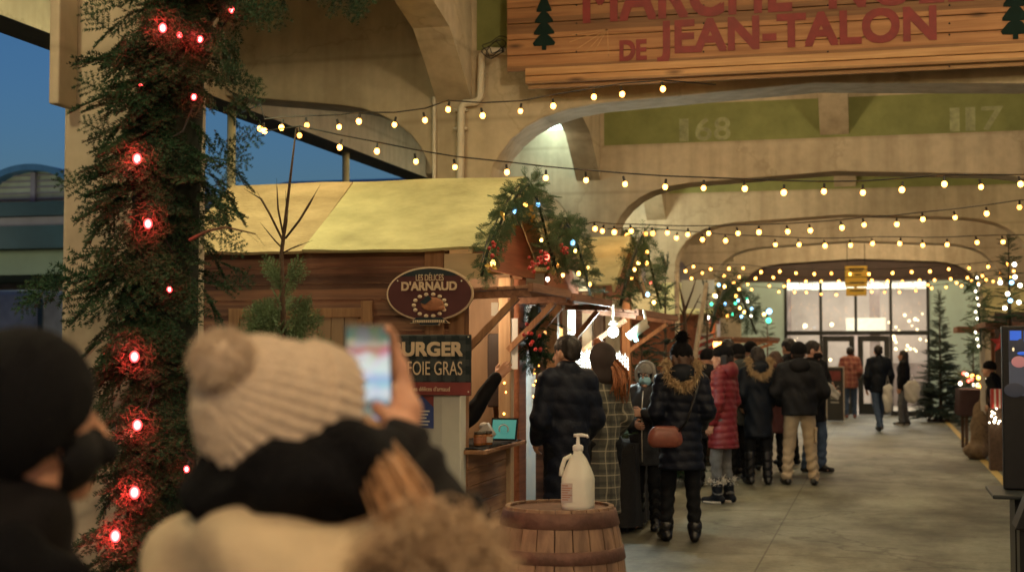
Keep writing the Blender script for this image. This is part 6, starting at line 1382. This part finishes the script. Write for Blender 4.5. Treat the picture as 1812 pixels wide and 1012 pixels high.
# ------------------------------------------------------------------ the two close onlookers
mat('cream_wool', (.82,.66,.49), .95, .14, 90, .7, 260); mat('cream_coat', (.58,.46,.30), .9, .10, 14, .2, 60); mat('scarf_black', (.0035,.0035,.0045), .95, .3, 30, .4, 90, spec=.18); mat('sleeve_dark', (.0055,.0045,.005), .8, .3, 20, spec=.18); mat('hair_ginger', (.50,.28,.14), .45, .35, 60)
mat('fur_tan', (.20,.12,.065), .9, .45, 16, col2=(.62,.45,.28)); mat('skin_warm', (.60,.31,.19), .5, .08, 14); mat('nail', (.55,.25,.2), .3)
Dh = 2.15; hp = lambda px, py, D=Dh: np.array(at(px, py, D=D))
fwn, rtn, upn = _fw, _rt, _up
wm = thing('person', 'woman close by in cream knitted pompom hat and black scarf, filming with her phone', 'person', (at(480,700,D=Dh).x, at(480,700,D=Dh).y, 0))
hc = hp(488,714)
ax = rtn*.74+upn*(-.30)+fwn*.60; ax /= np.linalg.norm(ax)             # from the crown towards the face opening
head_c = hc+ax*.01+upn*-.02
# body: one continuous figure under the clothes
fd = np.array([math.sin(R(38)), math.cos(R(38)), 0]); sd = np.array([fd[1], -fd[0], 0]); zz = np.array([0,0,1.])
bx = np.array([head_c[0], head_c[1], 0])-fd*.02
L_ = lambda a, b, z: bx+sd*a+fd*b+zz*z
ztop = head_c[2]
ph_c = hp(653,660,2.40)
wrist = hp(705,772,2.36); elbow = hp(800,940,2.22); shr = L_(.17,-.02,ztop-.235); shl = L_(-.17,-.02,ztop-.235)
pr = [ell(head_c,(.078,.084,.095)), cap(head_c+fd*.04+zz*-.05, head_c+fd*.05+zz*-.085,.06,.045), cap(head_c+fd*.085, head_c+fd*.105-zz*.03,.01,.014), cap(head_c-zz*.05, L_(0,-.02,ztop-.22),.055,.055), ell(L_(0,0,ztop-.42),(.15,.11,.22)), ell(L_(0,0,ztop-.70),(.14,.11,.18)),
      cap(shr,elbow,.045,.036), cap(elbow,wrist,.036,.027), cap(shl,L_(-.25,.0,ztop-.55),.045,.036), cap(L_(-.25,.0,ztop-.55),L_(-.20,.2,ztop-.66),.036,.028)]
for sx in (-1,1): pr += [cap(L_(sx*.09,0,.88),L_(sx*.1,.03,.48),.075,.05), cap(L_(sx*.1,.03,.48),L_(sx*.1,0,.08),.05,.036), cap(L_(sx*.1,0,.05),L_(sx*.1,.13,.04),.035,.03)]
bodyp = sdf(pr, .012, .025)
# the hand round the phone: palm behind the right edge, four fingers over the far side, thumb along the near edge
def hcap(a, b, c, ra, rb): return [cap(a,b,ra,(ra+rb)/2), cap(b,c,(ra+rb)/2,rb)]
D0 = 2.40; h = lambda px, py, d=0.: hp(px, py, D0+d)
hpz = [cap(wrist, h(712,745,.01), .028, .030), ell(h(712,728,.012),(.030,.026,.042)), cap(h(716,725,.01),h(708,700,.02),.030,.022)]
hpz += hcap(h(716,705,.012),h(711,650,.020),h(694,600,.016),.0125,.0095)+[cap(h(694,600,.016),h(687,583,-.004),.0098,.0085)]
hpz += hcap(h(718,712,.016),h(716,672,.028),h(692,648,.026),.0125,.0095)+hcap(h(718,720,.016),h(714,700,.028),h(690,688,.026),.012,.009)+hcap(h(715,732,.016),h(708,728,.028),h(686,722,.024),.0105,.0085)
hpz += hcap(h(710,742,-.012),h(694,742,-.026),h(668,722,-.030),.0145,.0115)
handp = sdf(hpz, .0052, .009)
V, Fq = join([bodyp, handp]); link('body', V, Fq, M['skin_warm'], wm, True)
m = MB(); 
for p_, r_ in ((h(667,718,-.038),.006),): m.ell(p_, (.007,.003,.008), 8, 6)
m.build('nail', M['nail'], wm, True)
# phone
o = thing('smartphone', 'black smartphone held upright, its bright screen showing the market', 'phone', ph_c)
pu = rtn*1.0+upn*(-.02); pu /= np.linalg.norm(pu); pv = upn*1.0+rtn*-.03; pn = np.cross(pu, pv); pv /= np.linalg.norm(pv)
def slab(c, w, hh, t, name, mt, par, bevel=0):
    m = MB(); m.obox(c, pu*w/2, pv*hh/2, pn*t/2); return m.build(name, mt, par, bevel=bevel)
mat('phone_case', (.05,.035,.03), .35)
slab(ph_c, .0785, .166, .009, 'case', M['phone_case'], o, .006)
def phone_screen():
    m, n, b = _new('phone_screen'); L = n.links.new; tc = _n(n, 'ShaderNodeTexCoord'); sx = _n(n, 'ShaderNodeSeparateXYZ'); L(tc.outputs['Generated'], sx.inputs[0])
    cr = _n(n, 'ShaderNodeValToRGB'); E_ = cr.color_ramp.elements
    st_ = [(0,(.35,.45,.5)),(.16,(.05,.08,.12)),(.26,(.75,.85,.9)),(.42,(.35,.6,.85)),(.55,(.85,.9,.88)),(.66,(.75,.75,.72)),(.74,(.55,.16,.13)),(.82,(.5,.42,.36)),(.88,(.16,.22,.18)),(1,(.10,.12,.10))]
    E_[0].position, E_[0].color = st_[0][0], (*st_[0][1],1); E_[1].position, E_[1].color = st_[-1][0], (*st_[-1][1],1)
    for p_, c in st_[1:-1]: e = E_.new(p_); e.color = (*c,1)
    nz = _n(n, 'ShaderNodeTexNoise'); nz.inputs['Scale'].default_value = 42; nz.inputs['Detail'].default_value = 2; L(tc.outputs['Object'], nz.inputs['Vector'])
    ma = _n(n, 'ShaderNodeMath', operation='MULTIPLY_ADD'); L(nz.outputs['Fac'], ma.inputs[0]); ma.inputs[1].default_value = .16; ma.inputs[2].default_value = -.08
    ad = _n(n, 'ShaderNodeMath', operation='ADD'); L(sx.outputs[2], ad.inputs[0]); L(ma.outputs[0], ad.inputs[1]); L(ad.outputs[0], cr.inputs[0])
    vo = _n(n, 'ShaderNodeTexVoronoi'); vo.inputs['Scale'].default_value = 55; L(tc.outputs['Object'], vo.inputs['Vector'])
    mx = _n(n, 'ShaderNodeMix', data_type='RGBA', blend_type='SOFT_LIGHT'); mx.inputs[0].default_value = .35; L(cr.outputs[0], mx.inputs[6]); L(vo.outputs['Color'], mx.inputs[7])
    L(mx.outputs[2], b.inputs['Emission Color']); b.inputs['Emission Strength'].default_value = .40; b.inputs['Base Color'].default_value = (.02,.02,.02,1); b.inputs['Roughness'].default_value = .15; return m
slab(ph_c+pn*.0052, .0715, .156, .0008, 'screen', phone_screen(), o)
# hat, pompom, scarf, coat, hood, sleeve, hair, fur
u1 = np.cross(ax, upn); u1 /= np.linalg.norm(u1); u2 = np.cross(u1, ax)
def axes(P): Q = P-hc; return Q@ax, Q@u1, Q@u2
def ribs(P): a, b, c = axes(P); return .0048*np.cos(np.arctan2(b, c)*34)
crown = [cap(hc-ax*.035, hc+ax*.050, .094, .103), ell(hc-ax*.018-upn*.036,(.101,.101,.104))]
Vv, Fq = sdf(crown, .0062, .03, ribs, lambda P: axes(P)[0]-.068); hat = link('hat', Vv, Fq, M['cream_wool'], wm, True)
ring = []
Vv, Fq = sdf([cap(hc+ax*.042, hc+ax*.080, .110, .107)], .0062, .02, lambda P: .0055*np.cos(np.arctan2(axes(P)[1], axes(P)[2])*34), lambda P: np.maximum(axes(P)[0]-.092, .032-axes(P)[0])); link('cuff', Vv, Fq, M['cream_wool'], hat, True)
pc = hp(394,640,2.06); m = MB(); m.ell(pc, .042, 16, 12); pm = m.build('pompom', M['cream_wool'], hat, True)
rg = np.random.default_rng(9); n_ = 1500; d = rg.normal(0,1,(n_,3)); d /= np.linalg.norm(d,axis=1)[:,None]; s_2 = np.cross(d, rg.normal(0,1,(n_,3))); s_2 /= np.linalg.norm(s_2,axis=1)[:,None]
Vp = np.stack([pc+d*.040-s_2*.002, pc+d*.040+s_2*.002, pc+d*(.050+.008*rg.random((n_,1)))+s_2*.003], 1).reshape(-1,3); link('pompom_yarn', Vp, np.arange(n_*3).reshape(-1,3), M['cream_wool'], pm)
dw = lambda P: .006*np.sin(P[:,2]*70+5*np.sin(P[:,0]*18))
nk = lambda px, py, D: hp(px, py, D)
sc_p = [cap(nk(400,858,2.12),nk(500,852,2.06),.052,.056), cap(nk(500,852,2.06),nk(610,822,2.10),.056,.058), cap(nk(610,830,2.10),nk(672,815,2.22),.062,.05), cap(nk(400,870,2.12),nk(430,860,2.30),.06,.06), cap(nk(430,860,2.3),nk(600,830,2.34),.06,.06), cap(nk(520,865,2.1),nk(690,890,2.10),.04,.03), ell(nk(520,850,2.2),(.12,.12,.06))]
Vv, Fq = sdf(sc_p, .009, .03, dw); link('scarf', Vv, Fq, M['scarf_black'], wm, True)
ct = [cap(shl-zz*.0, shr-zz*.0, .085, .085), cap(L_(-.09,-.05,ztop-.215),L_(.10,-.05,ztop-.21),.085,.085), cap(L_(.02,-.04,ztop-.22),L_(.15,.02,ztop-.24),.085,.08), ell(L_(0,-.03,ztop-.43),(.23,.17,.25)), ell(L_(0,-.01,ztop-.75),(.22,.165,.28)), cap(L_(0,-.01,ztop-.8),L_(0,0,.55),.2,.22,.8), cap(shr,shr+(elbow-shr)*.55,.08,.07), cap(shl,L_(-.26,.0,ztop-.55),.08,.07), cap(L_(-.26,.0,ztop-.55),L_(-.21,.18,ztop-.65),.07,.055)]
Vv, Fq = sdf(ct, .014, .04, lambda P: .007*np.sin(P[:,0]*26+P[:,2]*9)+.004*np.sin(P[:,2]*33+P[:,0]*20)); link('coat', Vv, Fq, M['cream_coat'], wm, True)
Vv, Fq = sdf([cap(shr+(elbow-shr)*.5,elbow,.066,.060), cap(elbow,wrist+(elbow-wrist)*.08,.060,.043)], .010, .03, lambda P: .006*np.sin(P[:,2]*80+3*np.sin(P[:,0]*40))); link('sleeve', Vv, Fq, M['sleeve_dark'], wm, True)
leg_m = [];
for sx in (-1,1): leg_m += [cap(L_(sx*.09,0,.88),L_(sx*.1,.03,.48),.09,.07), cap(L_(sx*.1,.03,.48),L_(sx*.1,0,.10),.068,.058)]
Vv, Fq = sdf(leg_m+[ell(L_(0,0,.9),(.16,.13,.12))], .02, .03); link('trousers', Vv, Fq, M['dark_trousers'], wm, True)
for sx in (-1,1): Vv, Fq = sdf([cap(L_(sx*.1,-.04,.04),L_(sx*.1,.14,.036),.045,.04), cap(L_(sx*.1,0,.06),L_(sx*.1,0,.2),.055,.062)], .014, .02); link('shoe', Vv, Fq, M['boot_black'], wm, True)
m = MB()
for k in range(240):
    a = rg.normal(0,1,3)*.010; t1 = rg.random()
    a = a*1.0; pts = [nk(622,745,2.25)+a, nk(646,778,2.20)+a*1.2+rg.normal(0,.002,3), nk(680,830,2.10)+a*1.35+rg.normal(0,.003,3), nk(712,890,2.0)+a*1.5+rg.normal(0,.004,3), nk(736,950,1.96)+a*1.5+rg.normal(0,.006,3)]
    m.tube(pts, [.0015,.0019,.002,.0016,.0006], 4, caps=False)
m.build('hair', M['hair_ginger'], wm, True)
# ruff: a thick fur hood trim lying over the right shoulder
fr = [nk(705,1050,1.92),nk(716,1008,1.93),nk(744,972,1.95),nk(786,956,1.97),nk(822,975,1.98),nk(846,1025,1.97),nk(860,1085,1.95)]
m = MB(); m.tube(fr, [.022,.026,.028,.028,.026,.024,.022], 12); m.ell(nk(775,1010,1.97),(.075,.06,.06),14,10); fb = m.build('fur_hood', M['fur_tan'], wm, True)
V, T = fur_mesh(np.array(fr), 9000, .040, .0014, .35, -fwn*.6+upn*.2, 21, .022); link('fur_trim', V, T, M['fur_tan'], fb)
V, T = fur_mesh(np.array([nk(710,1020,1.90),nk(755,995,1.89),nk(800,1028,1.90)]), 7000, .055, .0014, .3, -fwn*.8+upn*.1, 22, .028); link('fur_trim', V, T, M['fur_tan'], fb)
# the onlooker in black at the left edge
lm = thing('person', 'onlooker in black hat, black mask and dark jacket at the left edge', 'person', (at(62,700,D=2.12).x, at(62,700,D=2.12).y, 0)); Dl = 2.12
lp = lambda px, py, D=Dl: np.array(at(px, py, D=D))
lh = lp(58,724); fdl = np.array([math.sin(R(72)), math.cos(R(72)), 0]); sdl = np.array([fdl[1], -fdl[0], 0]); zt_ = lh[2]
Q_ = lambda a, b, z: np.array([lh[0],lh[1],0])+_sb*a*.9+_fb*(b*.85-.03)+zz*z
_sb, _fb = sdl, fdl; fdl = np.array([math.sin(R(33)), math.cos(R(33)), 0]); sdl = np.array([fdl[1], -fdl[0], 0]); HRl = np.stack([sdl, fdl, zz], 1)
hv, hf = sdf(HEAD+[cap((0,-.02,-.05),(0,-.03,-.17),.055,.06)], .007, .02, sub=SOCK); hv = hv@HRl.T+lh+zz*-.02
pr = [cap(Q_(0,-.03,zt_-.14),Q_(0,-.02,zt_-.24),.055,.055), ell(Q_(0,0,zt_-.42),(.15,.11,.22)), ell(Q_(0,0,zt_-.7),(.14,.11,.18)), cap(Q_(-.17,0,zt_-.30),Q_(-.24,0,zt_-.56),.045,.036), cap(Q_(-.24,0,zt_-.56),Q_(-.2,.15,zt_-.72),.036,.028), cap(Q_(.17,0,zt_-.30),Q_(.24,0,zt_-.56),.045,.036), cap(Q_(.24,0,zt_-.56),Q_(.2,.15,zt_-.72),.036,.028)]
for sx in (-1,1): pr += [cap(Q_(sx*.09,0,.88),Q_(sx*.1,.03,.48),.075,.05), cap(Q_(sx*.1,.03,.48),Q_(sx*.1,0,.08),.05,.036), cap(Q_(sx*.1,0,.05),Q_(sx*.1,.13,.04),.035,.03)]
V, Fq = join([sdf(pr, .014, .03), (hv, hf)]); link('body', V, Fq, M['skin_warm'], lm, True)
def lx(prims, name, mt, v=.008, k=.03, disp=None, cut=None): Vv, Fq = sdf(prims, v, k, disp, (lambda P: cut((P-lh-zz*-.02)@HRl)) if cut else None); return link(name, Vv, Fq, mt, lm, True)
c0 = lh+zz*-.02
lx([ell(c0+zz*.04-fdl*.015,(.100,.112,.104)), ell(c0-fdl*.03,(.098,.106,.10))], 'hat', M['knit_black'], .008, .03, lambda P: .002*np.cos(P[:,0]*300), lambda q: (-.040+q[:,1]*.80)-q[:,2])
hd_ = HRl
mk = [(0,.03,-.052)]
lx([ell(c0+fdl*.034-zz*.052,(.066,.078,.062)), cap(c0+fdl*.10-zz*.02, c0+fdl*.118-zz*.05,.014,.02)], 'face_mask', M['mask_black'], .006, .02, None, lambda q: np.maximum(.018-q[:,1], q[:,2]-.006))
m = MB(); m.tube([c0+sdl*.074+fdl*.03-zz*.03, c0+sdl*.083+fdl*.0-zz*.0], .003, 5); m.tube([c0+sdl*.07+fdl*.03-zz*.075, c0+sdl*.085-fdl*.01-zz*.03], .003, 5); m.build('mask_strap', M['mask_black'], lm, True)
lx([cap(Q_(-.16,-.01,zt_-.30),Q_(.16,-.01,zt_-.30),.085,.085), ell(Q_(0,0,zt_-.45),(.24,.165,.24)), ell(Q_(0,0,zt_-.75),(.22,.165,.28)), cap(Q_(0,0,zt_-.8),Q_(0,0,.65),.2,.21,.8), cap(Q_(.17,0,zt_-.31),Q_(.26,0,zt_-.58),.082,.07), cap(Q_(.26,0,zt_-.58),Q_(.21,.13,zt_-.7),.07,.055), cap(Q_(-.17,0,zt_-.31),Q_(-.26,0,zt_-.58),.082,.07), cap(Q_(-.26,0,zt_-.58),Q_(-.21,.13,zt_-.7),.07,.055),
    cap(Q_(0,-.02,zt_-.24),Q_(0,-.02,zt_-.14),.108,.102)], 'jacket', M['sleeve_dark'], .012, .03, lambda P: .006*np.sin(P[:,2]*40+4*np.sin(P[:,0]*25)))
lx([cap(Q_(-.10,.03,zt_-.20),Q_(.10,.03,zt_-.205),.04,.04), cap(Q_(.10,.03,zt_-.205),Q_(.05,.12,zt_-.24),.04,.03)], 'scarf', M['scarf_black'], .009, .03, lambda P: .005*np.sin(P[:,2]*90+P[:,0]*40))
Vv, Fq = sdf([cap(Q_(-.09,0,.88),Q_(-.1,.03,.48),.09,.07), cap(Q_(-.1,.03,.48),Q_(-.1,0,.1),.068,.058), cap(Q_(.09,0,.88),Q_(.1,.03,.48),.09,.07), cap(Q_(.1,.03,.48),Q_(.1,0,.1),.068,.058), ell(Q_(0,0,.9),(.16,.13,.12))], .02, .03); link('trousers', Vv, Fq, M['dark_trousers'], lm, True)
for sx in (-1,1): Vv, Fq = sdf([cap(Q_(sx*.1,-.04,.04),Q_(sx*.1,.14,.036),.045,.04), cap(Q_(sx*.1,0,.06),Q_(sx*.1,0,.2),.055,.062)], .014, .02); link('shoe', Vv, Fq, M['boot_black'], lm, True)
